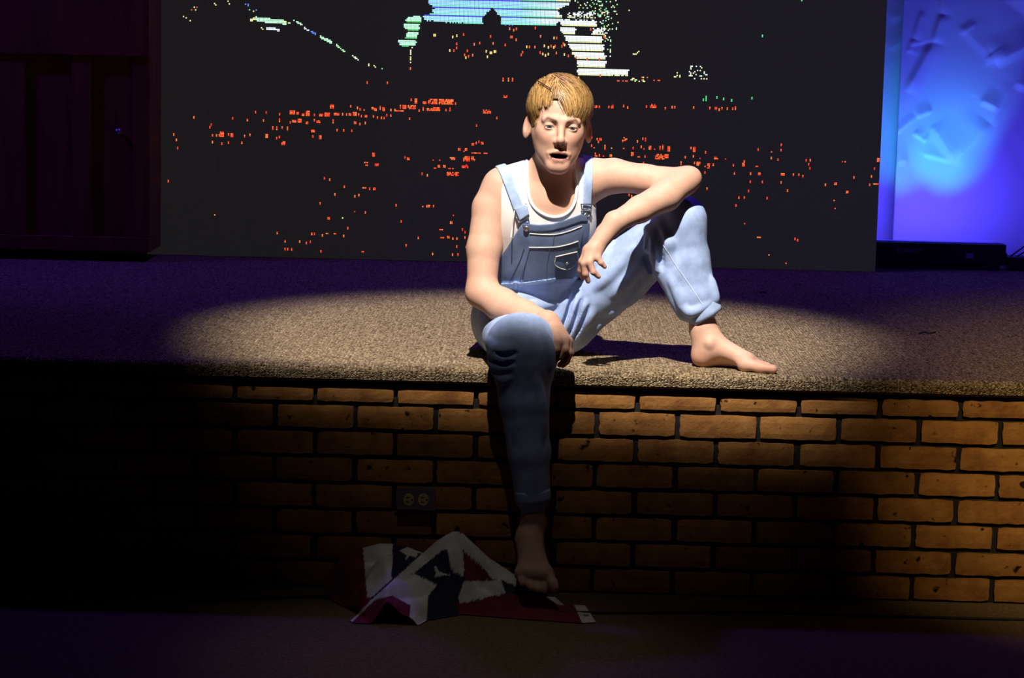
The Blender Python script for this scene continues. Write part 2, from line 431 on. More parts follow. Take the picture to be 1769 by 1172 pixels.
reds(280, 140, 5.897, [(320, 362), (112, 533), (145, 597), (165, 680), (725, 368), (870, 398), (952, 315), (1056, 318), (1036, 402), (1200, 325), (1198, 380), (1202, 405), (505, 440), (490, 465),
    (507, 548), (560, 552), (585, 550), (615, 540, 3, 4), (683, 543), (722, 548, 2, 3), (508, 620), (610, 638), (672, 615), (808, 622), (840, 562), (900, 543), (1066, 560, 2, 3), (1128, 480, 1, 3), (1168, 485, 1, 3),
    (1220, 470), (1272, 480, 1, 3), (1168, 573), (1196, 563), (1218, 633), (1252, 640, 2, 3), (1330, 322, 4, 3), (1388, 325, 2, 2), (1440, 335, 2, 2), (1480, 325, 3, 4), (1548, 340), (1615, 335, 3, 2), (1695, 338, 4, 3),
    (1303, 410), (1350, 408, 3, 2), (1402, 410, 3, 3), (1485, 420, 2, 2), (1550, 398), (1590, 405, 3, 2), (1535, 498, 3, 2), (1540, 565), (1615, 575, 2, 3), (1725, 255, 3, 3), (1747, 410, 1, 3)])
reds(560, 140, 5.897, [(432, 12), (648, 18), (95, 410, 1, 3), (125, 490), (198, 495), (280, 495), (270, 255), (335, 270), (365, 278), (405, 292, 1, 1), (500, 275, 2, 2), (525, 285, 2, 2), (568, 275, 1, 3), (612, 285, 2, 3),
    (682, 283), (728, 285), (130, 335, 4, 2), (190, 338), (230, 338), (270, 330, 2, 2), (305, 340, 3, 3), (352, 340), (385, 355), (440, 358, 2, 2), (508, 360), (538, 362), (580, 362), (610, 365), (642, 342), (684, 342), (328, 413, 2, 2), (362, 438), (414, 415),
    (775, 270, 1, 3), (870, 272, 10, 3, .85), (770, 305, 6, 1), (970, 292), (1010, 280, 1, 3), (1075, 278, 5, 2, .9), (1150, 290, 5, 3, .9), (1238, 290), (1288, 295, 1, 3), (888, 185), (945, 205, 2, 4), (1030, 210, 3, 2), (1110, 205, 7, 4, .85), (1245, 212, 11, 4, .97), (1335, 220),
    (1660, 308, 6, 3, .8), (1755, 375), (1548, 452), (876, 372), (505, 755, 2, 3), (422, 842, 3, 3, .8), (540, 850, 3, 2), (828, 770), (860, 782, 2, 2), (1110, 800, 1, 1), (1175, 802, 1, 1), (1315, 790, 4, 2, .8), (1445, 792, 5, 4, .8), (1512, 795, 3, 3, .7),
    (1172, 868, 2, 2), (1225, 868, 2, 2), (1150, 888, 4, 1, .7), (1300, 892, 4, 1, .6), (1435, 868, 5, 3, .75), (1385, 695, 2, 2), (1457, 697, 2, 2), (1420, 722, 1, 1), (1545, 728, 7, 1), (1640, 732, 3, 1), (1520, 640, 2, 2), (1545, 630), (1577, 617), (1622, 620, 2, 2)])
reds(260, 200, 2.948, [(90, 327), (327, 508, 1, 1), (887, 316), (913, 322), (988, 360), (942, 400), (866, 445), (1088, 369, 3, 1), (1117, 367), (1142, 367, 2, 2), (1040, 404), (1060, 404), (1252, 451), (1277, 534), (1093, 488), (1038, 492, 1, 1), (911, 522, 2, 2), (1006, 566), (648, 595),
    (685, 637), (760, 640), (792, 646), (814, 642), (820, 602), (838, 602), (873, 604), (902, 604, 2, 1), (946, 605, 2, 1), (986, 607), (684, 679), (698, 679), (720, 679), (866, 685), (1086, 692, 2, 1), (790, 707), (816, 718), (1383, 296), (1413, 298), (1540, 297, 9, 3, .75), (1388, 462, 1, 1), (1416, 457, 3, 2),
    (1441, 458), (1535, 543, 2, 2), (1541, 510, 1, 1), (1481, 581, 3, 1), (1587, 580), (1602, 592), (1362, 618), (1484, 622, 3, 1), (1522, 616, 2, 2), (1540, 624), (1558, 625), (1600, 619), (1300, 657), (1557, 666), (1605, 667), (1436, 703), (1541, 706), (1566, 706)])
put(*cell(591, 377), (0.75, 0.95, 0.3))
reds(1020, 150, 6.318, [(20, 210), (72, 205, 2, 2), (98, 218), (197, 207), (230, 210), (252, 212, 1, 3), (361, 198), (403, 225), (614, 205), (655, 208), (697, 213, 4, 3, .85), (820, 235), (898, 213), (923, 213), (1128, 215), (1303, 220), (1358, 233), (1382, 233), (1412, 235), (1437, 222), (1492, 222), (1558, 228), (1580, 230, 1, 3),
    (8, 548, 2, 2), (75, 558), (113, 560, 2, 2), (86, 595), (10, 635), (38, 662, 1, 1), (158, 650, 1, 4), (225, 668, 1, 1), (345, 582), (385, 578, 3, 3, .8), (520, 585), (577, 560), (598, 580, 1, 3), (463, 658), (365, 672, 1, 1), (552, 650), (582, 680, 1, 1), (655, 660, 2, 3), (695, 680, 1, 1), (762, 670, 1, 3), (790, 660, 1, 4), (862, 668, 2, 4, .8),
    (58, 725), (70, 755, 2, 1), (102, 738), (145, 757, 1, 1), (227, 742, 2, 2), (457, 740, 2, 3), (530, 768, 2, 1), (592, 750), (580, 825), (765, 758, 8, 4, .8), (850, 765, 2, 3), (1100, 660), (1138, 672, 2, 4), (1040, 762), (1120, 750), (993, 840, 1, 3), (1190, 783, 1, 1), (1263, 710), (1368, 772, 3, 2, .8), (1138, 828), (1180, 845, 3, 3, .8),
    (1295, 850, 2, 4, .8), (1345, 845), (1243, 932), (1245, 878, 1, 1), (1477, 790, 1, 1), (1565, 848), (1570, 940), (1675, 820, 1, 3), (1680, 858, 2, 3)])
reds(1000, 220, 3.159, [(275, 368), (290, 376), (85, 505, 1, 1), (698, 332), (980, 118), (1050, 133, 1, 1), (1054, 163), (1087, 173), (1108, 90), (1105, 121), (935, 250), (992, 250, 2, 2), (932, 294), (1004, 296), (924, 346), (875, 382), (903, 384), (857, 426), (1027, 384), (1110, 257, 3, 2), (1103, 300), (1140, 343), (1171, 255), (1199, 256), (1225, 263),
    (1242, 174), (1262, 174), (1256, 202), (1260, 218), (1442, 186, 1, 1), (1500, 267), (1452, 186, 1, 1), (1343, 309), (1407, 306, 2, 2), (1393, 400, 1, 1), (1402, 444, 1, 1), (1466, 350, 2, 2), (1600, 265), (1585, 307), (1622, 312, 4, 1), (1634, 180, 2, 3), (1617, 225), (980, 604, 3, 1), (1180, 607), (1192, 613), (1041, 694, 1, 1), (1127, 740, 1, 1), (908, 524, 1, 1), (848, 248), (845, 203), (975, 214, 2, 1)])
OR = [(1, .09, .03), (1, .09, .03), (1, .2, .05), (1, .75, .25)]
for ox, oy, s, L in [(680, 0, 8.372, [(585, 520, 1), (610, 525, 1), (855, 535, 1), (910, 530, 1), (1005, 515, 0), (1400, 540, 0), (920, 635, 0), (805, 740, 1), (875, 735, 0), (910, 712, 0), (1165, 650, 0), (1252, 640, 0), (1065, 750, 0), (1018, 800, 0), (1052, 840, 1), (1090, 820, 0), (1140, 800, 0), (1345, 760, 1), (1390, 770, 1), (1425, 780, 1), (1460, 750, 1), (1365, 840, 1), (1445, 630, 0), (240, 1000, 0), (238, 840, 1)]),
                     (850, 0, 6.804, [(200, 338, 0), (260, 370, 0), (293, 348, 0), (508, 335, 0), (220, 435, 0), (242, 447, 0), (290, 480, 0), (563, 430, 0), (722, 448, 1), (765, 450, 0), (158, 540, 0), (405, 565, 1), (440, 552, 0), (500, 568, 0), (622, 550, 1), (658, 570, 1), (695, 545, 0), (722, 562, 1), (748, 550, 0), (357, 620, 0), (335, 645, 0), (570, 630, 0), (590, 650, 1), (628, 652, 1), (665, 640, 1), (748, 632, 0), (860, 535, 1), (838, 520, 0), (822, 555, 0), (858, 645, 1), (890, 672, 0), (985, 692, 0), (950, 640, 1), (45, 610, 1), (15, 515, 0), (135, 930, 0), (195, 930, 0), (242, 930, 0), (1318, 430, 0), (1330, 445, 0), (1155, 355, 0), (1118, 705, 0), (1258, 712, 0), (1018, 930, 1), (1275, 900, 0)])]:
    for a, b, y in L:
        ix, iz = cell(ox + a / s, oy + b / s)
        c = (1.0, .75, .22) if y else random.choice(OR[:3]); put(ix, iz, c); put(ix, iz + 1, c)
for u in (870, 878, 885): red(u, 137)
red(874, 166, 3, 2, .8)
V = []; Fc = []; Cc = []
hs = PITCHL * 0.40
for (ix, iz), c in lit.items():
    x, z = ix * PITCHL, iz * PITCHL
    if not (xl < x < xr) or z < STAGE + 0.02: continue
    b = len(V); V += [(x - hs, YS - .0012, z - hs), (x + hs, YS - .0012, z - hs), (x + hs, YS - .0012, z + hs), (x - hs, YS - .0012, z + hs)]
    Fc.append((b, b + 1, b + 2, b + 3)); Cc += [c] * 4
d = np_obj('lit_diode', V, Fc, M['diode'], np.array(Cc), led, smooth=False)
tag(d, 'glowing red, cyan and green picture dots', kind='stuff')

# ------------------------------------------------------------------ cabinet on the stage
YC = G(240, 452, STAGE)[1] - .02

cr = P(258, 440, YC)[0]; cl = cr - 1.02
cab = empty('wooden_cabinet', ((cl + cr) / 2, YC + 0.2, STAGE))
tag(cab, 'dark wooden cabinet with recessed doors standing beside the video wall', 'cabinet')
def cz(v): return P(130, v, YC)[2]
def cxp(u): return P(u, 260, YC)[0]
zb, zr, zh = STAGE + 0.035, cz(408), cz(95)
box_obj('body', (cl, YC + 0.03, zb), (cr, min(YC + 0.24, YS - .006), STAGE + 2.0), M['wood'], cab)
for a, b in [(cxp(228), cr), (cxp(124), cxp(158)), (cxp(-12), cxp(44)), (cl, cxp(-130))]:
    box_obj('stile', (a, YC, zr), (b, YC + 0.03, zh), M['wood'], cab, 0.003)
box_obj('bottom_rail', (cl, YC - 0.004, zb), (cr, YC + 0.03, zr), M['wood'], cab, 0.003)
box_obj('header', (cl, YC - 0.012, zh), (cr, YC + 0.03, STAGE + 2.0), M['wood'], cab, 0.003)
def door(a, b, knob):
    d = box_obj('door', (a, YC + 0.018, zr), (b, YC + 0.029, zh), M['wood'], cab)
    if knob is not None:
        k = P(knob, 228, YC)
        bm = bmesh.new(); bmesh.ops.create_uvsphere(bm, u_segments=14, v_segments=8, radius=0.014, matrix=Matrix.Translation((k[0], YC - .006, k[2])))
        bmesh.ops.create_cone(bm, cap_ends=True, segments=12, radius1=.006, radius2=.006, depth=.03, matrix=Matrix.Translation((k[0], YC + .008, k[2])) @ Matrix.Rotation(math.pi / 2, 4, 'X'))
        bm_obj('knob', bm, M['metal'], d, True)
door(cxp(158), cxp(228), 205); door(cxp(44), cxp(124), None)
for x in (cl + 0.05, cr - 0.04):
    bm = bmesh.new(); bmesh.ops.create_cone(bm, cap_ends=True, segments=14, radius1=.016, radius2=.026, depth=.036, matrix=Matrix.Translation((x, YC + .05, STAGE + .018)))
    bm_obj('foot', bm, M['black'], cab)

# ------------------------------------------------------------------ blue-lit crumpled paper, light bar
YP = YS + 0.58
def seg_d(u, v, a, b):
    a = np.array(a, float); b = np.array(b, float); d = b - a; L2 = d @ d
    t = np.clip(((u - a[0]) * d[0] + (v - a[1]) * d[1]) / L2, 0, 1)
    px_, py_ = a[0] + t * d[0], a[1] + t * d[1]
    return np.hypot(u - px_, v - py_), t
def paper(name, u0, u1, y0, seed, creases, amp, label):
    nu, nv = 190, 280
    v0, v1 = -190, 462
    r = np.random.default_rng(seed)
    U, Vv = np.meshgrid(np.linspace(u0, u1, nu), np.linspace(v0, v1, nv), indexing='ij')
    h = np.zeros_like(U)
    for (a, b, w, hh) in creases:
        d, t = seg_d(U, Vv, a, b)
        sg = np.sign((U - a[0]) * (b[1] - a[1]) - (Vv - a[1]) * (b[0] - a[0]))
        wd = np.where(sg > 0, w * 1.5, w * .55)
        h += .42 * hh * np.maximum(0, 1 - d / wd) ** 1.3 * np.clip(1.15 - np.abs(2 * t - 1) ** 3, .1, 1)
    for k in range(46):
        c = np.array([r.uniform(u0 - 20, u1 + 20), r.uniform(v0, 300)]); an = r.uniform(0, math.pi); L = r.uniform(15, 60)
        dd = np.array([math.cos(an), math.sin(an)]) * L
        d, t = seg_d(U, Vv, c - dd, c + dd); h += amp * r.uniform(-1, 1) * np.maximum(0, 1 - d / r.uniform(8, 34))
    V = np.zeros((nu, nv, 3))
    A = P(u0, 462, y0); B = P(u1, 462, y0)
    Xs = np.linspace(A[0], B[0], nu); Zs = np.linspace(P(u0, v0, y0)[2], STAGE + 0.002, nv)
    V[..., 0] = Xs[:, None]; V[..., 2] = Zs[None, :]; V[..., 1] = y0 - h
    idx = np.arange(nu * nv).reshape(nu, nv)
    Fc = np.stack([idx[:-1, :-1], idx[:-1, 1:], idx[1:, 1:], idx[1:, :-1]], -1).reshape(-1, 4)
    o = np_obj(name, V.reshape(-1, 3), Fc, M['paper'])
    md = o.modifiers.new('thick', 'SOLIDIFY'); md.thickness = 0.0015; md.offset = 1
    return tag(o, label, 'paper', 'blue lit paper hangings')
cr1 = [((1606, -40), (1606, 25), 16, .03), ((1606, 25), (1594, 75), 16, .032), ((1594, 75), (1552, 165), 22, .034), ((1572, 20), (1560, 70), 12, .02), ((1560, 70), (1552, 95), 14, .02),
       ((1594, 75), (1555, 85), 9, -.012), ((1640, 45), (1690, 95), 26, .014), ((1690, 95), (1700, 107), 26, .02), ((1700, 107), (1769, 70), 30, .05), ((1735, 143), (1790, 160), 24, .035), ((1700, 220), (1735, 143), 22, .02),
       ((1640, 290), (1697, 216), 34, .045), ((1598, 222), (1640, 285), 26, .03), ((1585, 273), (1640, 287), 14, .02), ((1535, 240), (1570, 208), 10, .02), ((1570, 208), (1598, 195), 14, .022), ((1568, 236), (1582, 246), 12, .02), ((1582, 246), (1590, 252), 10, .016),
       ((1680, 175), (1710, 190), 20, .03), ((1540, 288), (1560, 286), 22, .02), ((1640, 60), (1665, 40), 10, .012), ((1720, -20), (1790, 30), 40, .05)]
paper('paper_hanging', 1540, 1990, YP - 0.03, 5, cr1, .0022, 'wide crumpled paper sheet hanging behind the low light bar')
paper('paper_hanging', 1400, 1556, YP + 0.05, 9, [((1520, 40), (1560, 0), 20, .02), ((1515, 90), (1560, 60), 20, .015)], .002, 'narrow paper strip half hidden behind the edge of the video wall')
YB = G(1640, 466, STAGE)[1]
YB = max(YB, YS + 0.10)
def bz(v): return P(1640, v, YB)[2]
bx0, bx1 = P(1480, 440, YB)[0], P(1738, 440, YB)[0]
bar = empty('light_bar', ((bx0 + bx1) / 2, YB + 0.04, STAGE))
tag(bar, 'low black light bar with grey lettering lying on the stage below the paper', 'light')
ztop = bz(421)
box_obj('housing', (bx0, YB, STAGE + 0.018), (bx1, YB + 0.075, ztop), M['black'], bar, 0.004)
for x in (bx0 + .05, bx1 - .05): box_obj('foot', (x - .03, YB - .004, STAGE), (x + .03, YB + .08, STAGE + .0185), M['black'], bar, .002)
box_obj('base_rail', (bx0 + .085, YB + 0.006, STAGE), (bx1 - .085, YB + .07, STAGE + .0175), M['black'], bar, .002)
a = P(1669, 438, YB); b = P(1681, 447, YB)
box_obj('label_plate', (a[0], YB - .0012, b[2]), (b[0], YB + .001, a[2]), M['silver_label'], bar)
fc = bpy.data.curves.new('lettering', 'FONT'); fc.body = 'EV LIGHT\u2122'; fc.size = 0.0185; fc.extrude = 0.0004
fo = bpy.data.objects.new('lettering_tmp', fc); COL.objects.link(fo)
bpy.context.view_layer.update()
me = bpy.data.meshes.new_from_object(fo.evaluated_get(bpy.context.evaluated_depsgraph_get())); bpy.data.objects.remove(fo); bpy.data.curves.remove(fc)
me.materials.clear(); me.materials.append(M['grey_print']); me.name = 'lettering'
t = bpy.data.objects.new('lettering', me); COL.objects.link(t); t.parent = bar
q = P(1549, 435, YB); t.location = Vector((q[0], YB - .0008, q[2])) - Vector(bar.location); t.rotation_euler = (math.pi / 2, 0, 0)
lens = box_obj('lens_strip', (bx0 + .02, YB + 0.02, ztop - .001), (bx1 - .02, YB + 0.06, ztop + .003), material('blue_lens', (0.1, 0.1, 0.5), 0.3), bar)
# the bar's own lamps shine up the paper
def bar_spot(u, tu, tv, power, color, ang, blend):
    x = P(u, 430, YB)[0]; tgt = P(tu, tv, YP)
    return spot('bar_lamp', (x, YB + 0.04, ztop + .02), tgt, power, color, ang, blend, .02)
for u, tu, tv, pw, c, an in [(1550, 1556, 250, 5.5, (0.01, 0.60, 1.0), 46), (1640, 1640, 245, 8.0, (0.01, 0.60, 1.0), 46), (1690, 1685, 120, 9.0, (0.05, 0.30, 1.0), 40), (1540, 1528, 140, 6.0, (0.03, 0.25, 1.0), 50)]:
    bar_spot(u, tu, tv, pw, c, an, 1.0)
al = bpy.data.lights.new('bar_strip', 'AREA'); al.shape = 'RECTANGLE'; al.size = 0.46; al.size_y = 0.03; al.energy = 5.5; al.color = (0.07, 0.05, 1.0)
ao = bpy.data.objects.new('bar_strip', al); COL.objects.link(ao); ao.location = ((bx0 + bx1) / 2, YB + .04, ztop + .012); ao.rotation_euler = (math.radians(180 - 35), 0, 0)
# second dark unit and its leads
pa = P(1744, 443, YB)
du = empty('power_unit', (pa[0] + .12, YB + .04, STAGE)); tag(du, 'black power unit beside the end of the light bar', 'power unit')
box_obj('case', (pa[0] - .004, YB + .0, STAGE), (pa[0] + .26, YB + .085, bz(442)), M['black'], du, .004)
box_obj('plug', (bx1 + .001, YB + .02, STAGE + .02), (pa[0] - .0045, YB + .05, bz(436)), M['black'], du, .003)
for k, (a, b) in enumerate([((1746, 441), (1800, 402)), ((1756, 442), (1812, 408))]):
    p0, p1 = P(*a, YB + .03), P(*b, YB + .05); mid = (p0 + p1) / 2 + np.array([0, 0, -.004])
    o = tube_obj('lead', catmull([p0 + np.array([0, 0, -.004]), mid, p1, p1 + np.array([.2, .02, .05])]), .0028, M['cable'], du)

# ------------------------------------------------------------------ outlet, cable, lint
oz = lambda v: P(720, v, -0.03)[2]
ox0, ox1 = P(686, 860, -0.03)[0], P(753, 860, -0.03)[0]
z1, z0 = oz(844), oz(882)
out = empty('wall_outlet', ((ox0 + ox1) / 2, -0.0, z0)); tag(out, 'grey metal double power outlet mounted sideways on the brick stage front', 'outlet')
box_obj('box', (ox0 + .004, -0.026, z0 + .003), (ox1 - .004, 0.0, z1 - .003), M['metal'], out, .002)
box_obj('cover_plate', (ox0, -0.030, z0), (ox1, -0.0255, z1), M['metal'], out, .0015)
for u in (706, 731.5):
    c = P(u, 863.5, -0.03); 
    bm = bmesh.new(); bmesh.ops.create_cone(bm, cap_ends=True, segments=28, radius1=.0155, radius2=.015, depth=.004, matrix=Matrix.Translation((c[0], -.0315, c[2])) @ Matrix.Rotation(math.pi / 2, 4, 'X'))
    for v in bm.verts: v.co.x = c[0] + (v.co.x - c[0]) * 0.9
    rc = bm_obj('receptacle', bm, M['ivory'], out, False)
    for dz in (-.006, .006):
        box_obj('slot', (c[0] - .006, -.0342, c[2] + dz - .0013), (c[0] + .002, -.0333, c[2] + dz + .0013), M['dark'], rc)
    bm = bmesh.new(); bmesh.ops.create_cone(bm, cap_ends=True, segments=12, radius1=.0024, radius2=.0024, depth=.001, matrix=Matrix.Translation((c[0] + .0085, -.0338, c[2])) @ Matrix.Rotation(math.pi / 2, 4, 'X'))
    bm_obj('ground_hole', bm, M['dark'], rc)
c = P(718.7, 863, -0.03)
bm = bmesh.new(); bmesh.ops.create_cone(bm, cap_ends=True, segments=12, radius1=.0026, radius2=.002, depth=.0015, matrix=Matrix.Translation((c[0], -.0307, c[2])) @ Matrix.Rotation(math.pi / 2, 4, 'X'))
bm_obj('screw', bm, M['metal'], out)

cp = [(-260, 1045), (-100, 1041), (60, 1039), (250, 1038), (430, 1035), (545, 1031), (620, 1036), (700, 1046), (800, 1052), (900, 1055), (1040, 1059), (1200, 1058), (1330, 1058), (1450, 1062), (1600, 1067), (1769, 1071), (1900, 1073), (2050, 1077)]
tag(tube_obj('floor_cable', catmull([G(u, v, 0.0035) for u, v in cp], 6), .0036, M['cable']), 'thin black cable running along the floor in front of the bricks', 'cable')
lp = catmull([G(u, v, STAGE + .002) for u, v in [(1588, 577), (1596, 574), (1606, 576), (1616, 574)]], 5)
tag(tube_obj('lint', lp, .0022, M['cable']), 'small dark thread lying on the stage carpet below the light bar', 'thread')
lp = catmull([G(u, v, STAGE + .002) for u, v in [(1314, 506), (1318, 505), (1323, 506)]], 4)
tag(tube_obj('lint', lp, .003, M['cable']), 'tiny dark speck on the carpet behind the bare foot', 'speck')
# ------------------------------------------------------------------ signed-distance modelling
f32 = np.float32
def smin(a, b, k):
    if k <= 0: return np.minimum(a, b)
    h = np.maximum(k - np.abs(a - b), 0) / k
    return np.minimum(a, b) - h * h * k * 0.25
class Field:
    PAD = 0.045
    def __init__(s): s.ops = []
    def add(s, fn, c, R, k, op): s.ops.append((fn, np.asarray(c, f32), R, k, op)); return s
    def cap(s, a, b, r1, r2, k=.02, op='u'):
        a = np.asarray(a, f32); b = np.asarray(b, f32); ba = b - a; L2 = float(ba @ ba) + 1e-12
        def fn(p):
            pa = p - a; h = np.clip((pa @ ba) / L2, 0, 1).astype(f32)
            return np.sqrt(((pa - h[:, None] * ba) ** 2).sum(1)) - (r1 + (r2 - r1) * h)
        return s.add(fn, (a + b) / 2, math.sqrt(L2) / 2 + max(r1, r2), k, op)
    def chain(s, pts, radii, k=.02, op='u'):
        for i in range(len(pts) - 1): s.cap(pts[i], pts[i + 1], radii[i], radii[i + 1], k if i == 0 else min(k, .012), op)
        return s
    def ell(s, c, r, k=.02, op='u', rot=None):
        c = np.asarray(c, f32); r = np.asarray(r, f32); R = None if rot is None else np.asarray(rot, f32)
        def fn(p):
            q = p - c
            if R is not None: q = q @ R
            k0 = np.sqrt(((q / r) ** 2).sum(1)); k1 = np.sqrt(((q / (r * r)) ** 2).sum(1)) + 1e-9
            return k0 * (k0 - 1) / k1
        return s.add(fn, c, float(r.max()), k, op)
    def __call__(s, p):
        p = np.asarray(p, f32); D = np.full(len(p), 1.0, f32)
        for fn, c, R, k, op in s.ops:
            m = np.nonzero(((p - c) ** 2).sum(1) < (R + max(k, s.PAD)) ** 2)[0]
            if not len(m): continue
            d = fn(p[m])
            if op == 'u': D[m] = smin(D[m], d, k)
            elif op == 's': D[m] = -smin(-D[m], d, k)
        return D
def surface(fn, lo, hi, h):
    """naive surface nets of fn < 0 on a sparse grid of 8-cell blocks"""
    B = 8
    lo = np.asarray(lo, float); nb = np.ceil((np.asarray(hi) - lo) / (h * B)).astype(int)
    bi = np.stack(np.meshgrid(*[np.arange(n) for n in nb], indexing='ij'), -1).reshape(-1, 3)
    cen = lo + (bi * B + (B - 1) / 2) * h
    dc = fn(cen.astype(f32))
    act = np.abs(dc) < h * B * 0.95
    N = nb * B
    D = np.empty(tuple(N), f32)
    D5 = D.reshape(nb[0], B, nb[1], B, nb[2], B)
    D5[:] = np.where(dc < 0, -1, 1).astype(f32).reshape(nb)[:, None, :, None, :, None]
    off = np.stack(np.meshgrid(*[np.arange(B)] * 3, indexing='ij'), -1).reshape(-1, 3)
    ids = np.nonzero(act)[0]
    for s in range(0, len(ids), 1500):
        q = ids[s:s + 1500]
        pts = lo + (bi[q][:, None, :] * B + off[None]) * h
        d = fn(pts.reshape(-1, 3).astype(f32)).reshape(len(q), B, B, B)
        D5[bi[q, 0], :, bi[q, 1], :, bi[q, 2], :] = d
    O = D < 0
    A = O[:-1, :-1, :-1].copy(); E = A.copy()
    for dx in (0, 1):
        for dy in (0, 1):
            for dz in (0, 1):
                t = O[dx:N[0] - 1 + dx, dy:N[1] - 1 + dy, dz:N[2] - 1 + dz]; A &= t; E |= t
    cells = np.argwhere(E & ~A)
    idx = np.full(tuple(N), -1, np.int32); idx[cells[:, 0], cells[:, 1], cells[:, 2]] = np.arange(len(cells))
    cor = np.array([(i, j, k) for i in (0, 1) for j in (0, 1) for k in (0, 1)])
    val = np.stack([D[cells[:, 0] + c[0], cells[:, 1] + c[1], cells[:, 2] + c[2]] for c in cor], 1)
    acc = np.zeros((len(cells), 3)); cnt = np.zeros(len(cells))
    for a in range(8):
        for b in range(a + 1, 8):
            if np.abs(cor[a] - cor[b]).sum() != 1: continue
            va, vb = val[:, a], val[:, b]; m = (va < 0) != (vb < 0)
            t = np.where(m, va / np.where(m, va - vb, 1), 0)
            acc += np.where(m[:, None], cor[a] + t[:, None] * (cor[b] - cor[a]), 0); cnt += m
    verts = lo + (cells + acc / cnt[:, None]) * h
    faces = []
    for ax in range(3):
        sl0 = [slice(1, -1)] * 3; sl1 = [slice(1, -1)] * 3
        sl0[ax] = slice(0, -1); sl1[ax] = slice(1, None)
        a, b = O[tuple(sl0)], O[tuple(sl1)]
        e = np.argwhere(a != b); o3 = np.array([1, 1, 1]); o3[ax] = 0; e = e + o3
        sgn = O[e[:, 0], e[:, 1], e[:, 2]]
        u, w = [(1, 2), (2, 0), (0, 1)][ax]
        du = np.zeros(3, int); du[u] = 1; dw = np.zeros(3, int); dw[w] = 1
        q = [idx[tuple((e - x).T)] for x in (du + dw, dw, 0 * du, du)]
        q = np.stack(q, 1); q[~sgn] = q[~sgn][:, ::-1]
        faces.append(q)
    faces = np.concatenate(faces); faces = faces[(faces >= 0).all(1)]
    return verts.astype(f32), faces
def poly_sd(poly, u, v):
    poly = np.asarray(poly, float); n = len(poly)
    d = np.full(u.shape, 1e18); s = np.ones(u.shape)
    for i in range(n):
        a = poly[i]; b = poly[i - 1]; e = b - a; wu = u - a[0]; wv = v - a[1]
        t = np.clip((wu * e[0] + wv * e[1]) / (e @ e), 0, 1)
        d = np.minimum(d, (wu - e[0] * t) ** 2 + (wv - e[1] * t) ** 2)
        c1 = v >= a[1]; c2 = v < b[1]; c3 = e[0] * wv > e[1] * wu
        f = (c1 & c2 & c3) | (~c1 & ~c2 & ~c3); s = np.where(f, -s, s)
    return s * np.sqrt(d)
def hit(fn, u, v, t0=5.0, t1=7.2):
    d = ray(u, v); t = np.arange(t0, t1, .003); p = CAM + d * t[:, None]
    D = fn(p.astype(f32)); k = np.nonzero(D < 0)[0]
    if not len(k): return None
    k = k[0]
    if k == 0: return p[0]
    w = D[k - 1] / (D[k - 1] - D[k]); return p[k - 1] + (p[k] - p[k - 1]) * w
def hits(fn, pts): return [q for q in (hit(fn, *p) for p in pts) if q is not None]
def rot_xyz(ax, ay, az):
    return np.array((Matrix.Rotation(math.radians(az), 3, 'Z') @ Matrix.Rotation(math.radians(ay), 3, 'Y') @ Matrix.Rotation(math.radians(ax), 3, 'X')))

# ------------------------------------------------------------------ pose (photo pixel, depth)
HIPR, HIPL = P(876, 556, .31), P(965, 548, .31)
KNER, ANKR = P(904, 607, -.100), P(922, 905, -.112)
KNEL, ANKL = P(1172, 388, .150), P(1217, 572, .125)
SHR, ELR, WRR = P(857, 328, .165), P(832, 505, .10), P(944, 557, -.075)
SHL, ELL_, WRL = P(1036, 307, .145), P(1180, 314, .098), P(1063, 384, -.030)
HROT = rot_xyz(1.5, 3.4, 4)
HORG = P(969.5, 219, .000) - HROT @ np.array([0, -.078, 0])
def H(x, y, z): return HORG + HROT @ np.array([x, y, z])

# ---- torso
T = Field()
TR = rot_xyz(24, 3, 0)
T.ell(P(916, 540, .335), (.135, .105, .11), .03)
T.cap(P(915, 525, .315), P(926, 450, .245), .112, .108, .06)
T.ell(P(940, 385, .172), (.130, .094, .150), .05, rot=TR)
T.cap(P(868, 330, .175), P(1024, 313, .155), .040, .040, .05)
T.cap(P(957, 300, .145), P(872, 318, .172), .043, .034, .04)
T.cap(P(957, 300, .145), P(1020, 304, .155), .043, .034, .04)
T.cap(P(955, 330, .150), P(957, 300, .135), .07, .052, .04)

# ---- body
Bd = Field(); Bd.ops += T.ops
Bd.cap(P(957, 306, .140), H(0, .028, -.050), .053, .048, .025)
Bd.cap(P(940, 340, .115), H(-.030, .0, -.060), .012, .014, .03); Bd.cap(P(966, 343, .105), H(.030, .0, -.060), .012, .014, .03)
# head
def hcap(a, b, r1, r2, k, op='u'): Bd.cap(H(*a), H(*b), r1, r2, k, op)
def hell(c, r, k, op='u', rot=None): Bd.ell(H(*c), r, k, op, HROT if rot is None else HROT @ rot)
HEAD0 = len(Bd.ops)
hell((0, .022, .036), (.0735, .094, .077), .02)
hell((0, -.018, -.018), (.0560, .064, .078), .03)
hell((0, -.032, -.064), (.0350, .046, .043), .03)
for s in (-1, 1):
    hcap((s * .043, .006, -.034), (s * .010, -.060, -.099), .010, .0125, .03)
    hcap((s * .039, -.046, -.018), (s * .028, -.060, -.028), .013, .0125, .03)
    hcap((s * .046, -.004, -.018), (s * .027, -.044, -.064), .012, .012, .03)
    hcap((s * .012, -.0795, .0150), (s * .040, -.066, .0140), .0080, .0075, .012)
hcap((-.010, -.066, -.100), (.010, -.066, -.100), .013, .013, .016)
for s in (-1, 1):
    hell((s * .0285, -.088, -.002), (.0175, .013, .0105), .010, 's')
hcap((0, -.078, .010), (0, -.0985, -.030), .0062, .0085, .012)
hell((0, -.0965, -.034), (.0095, .0095, .0085), .008)
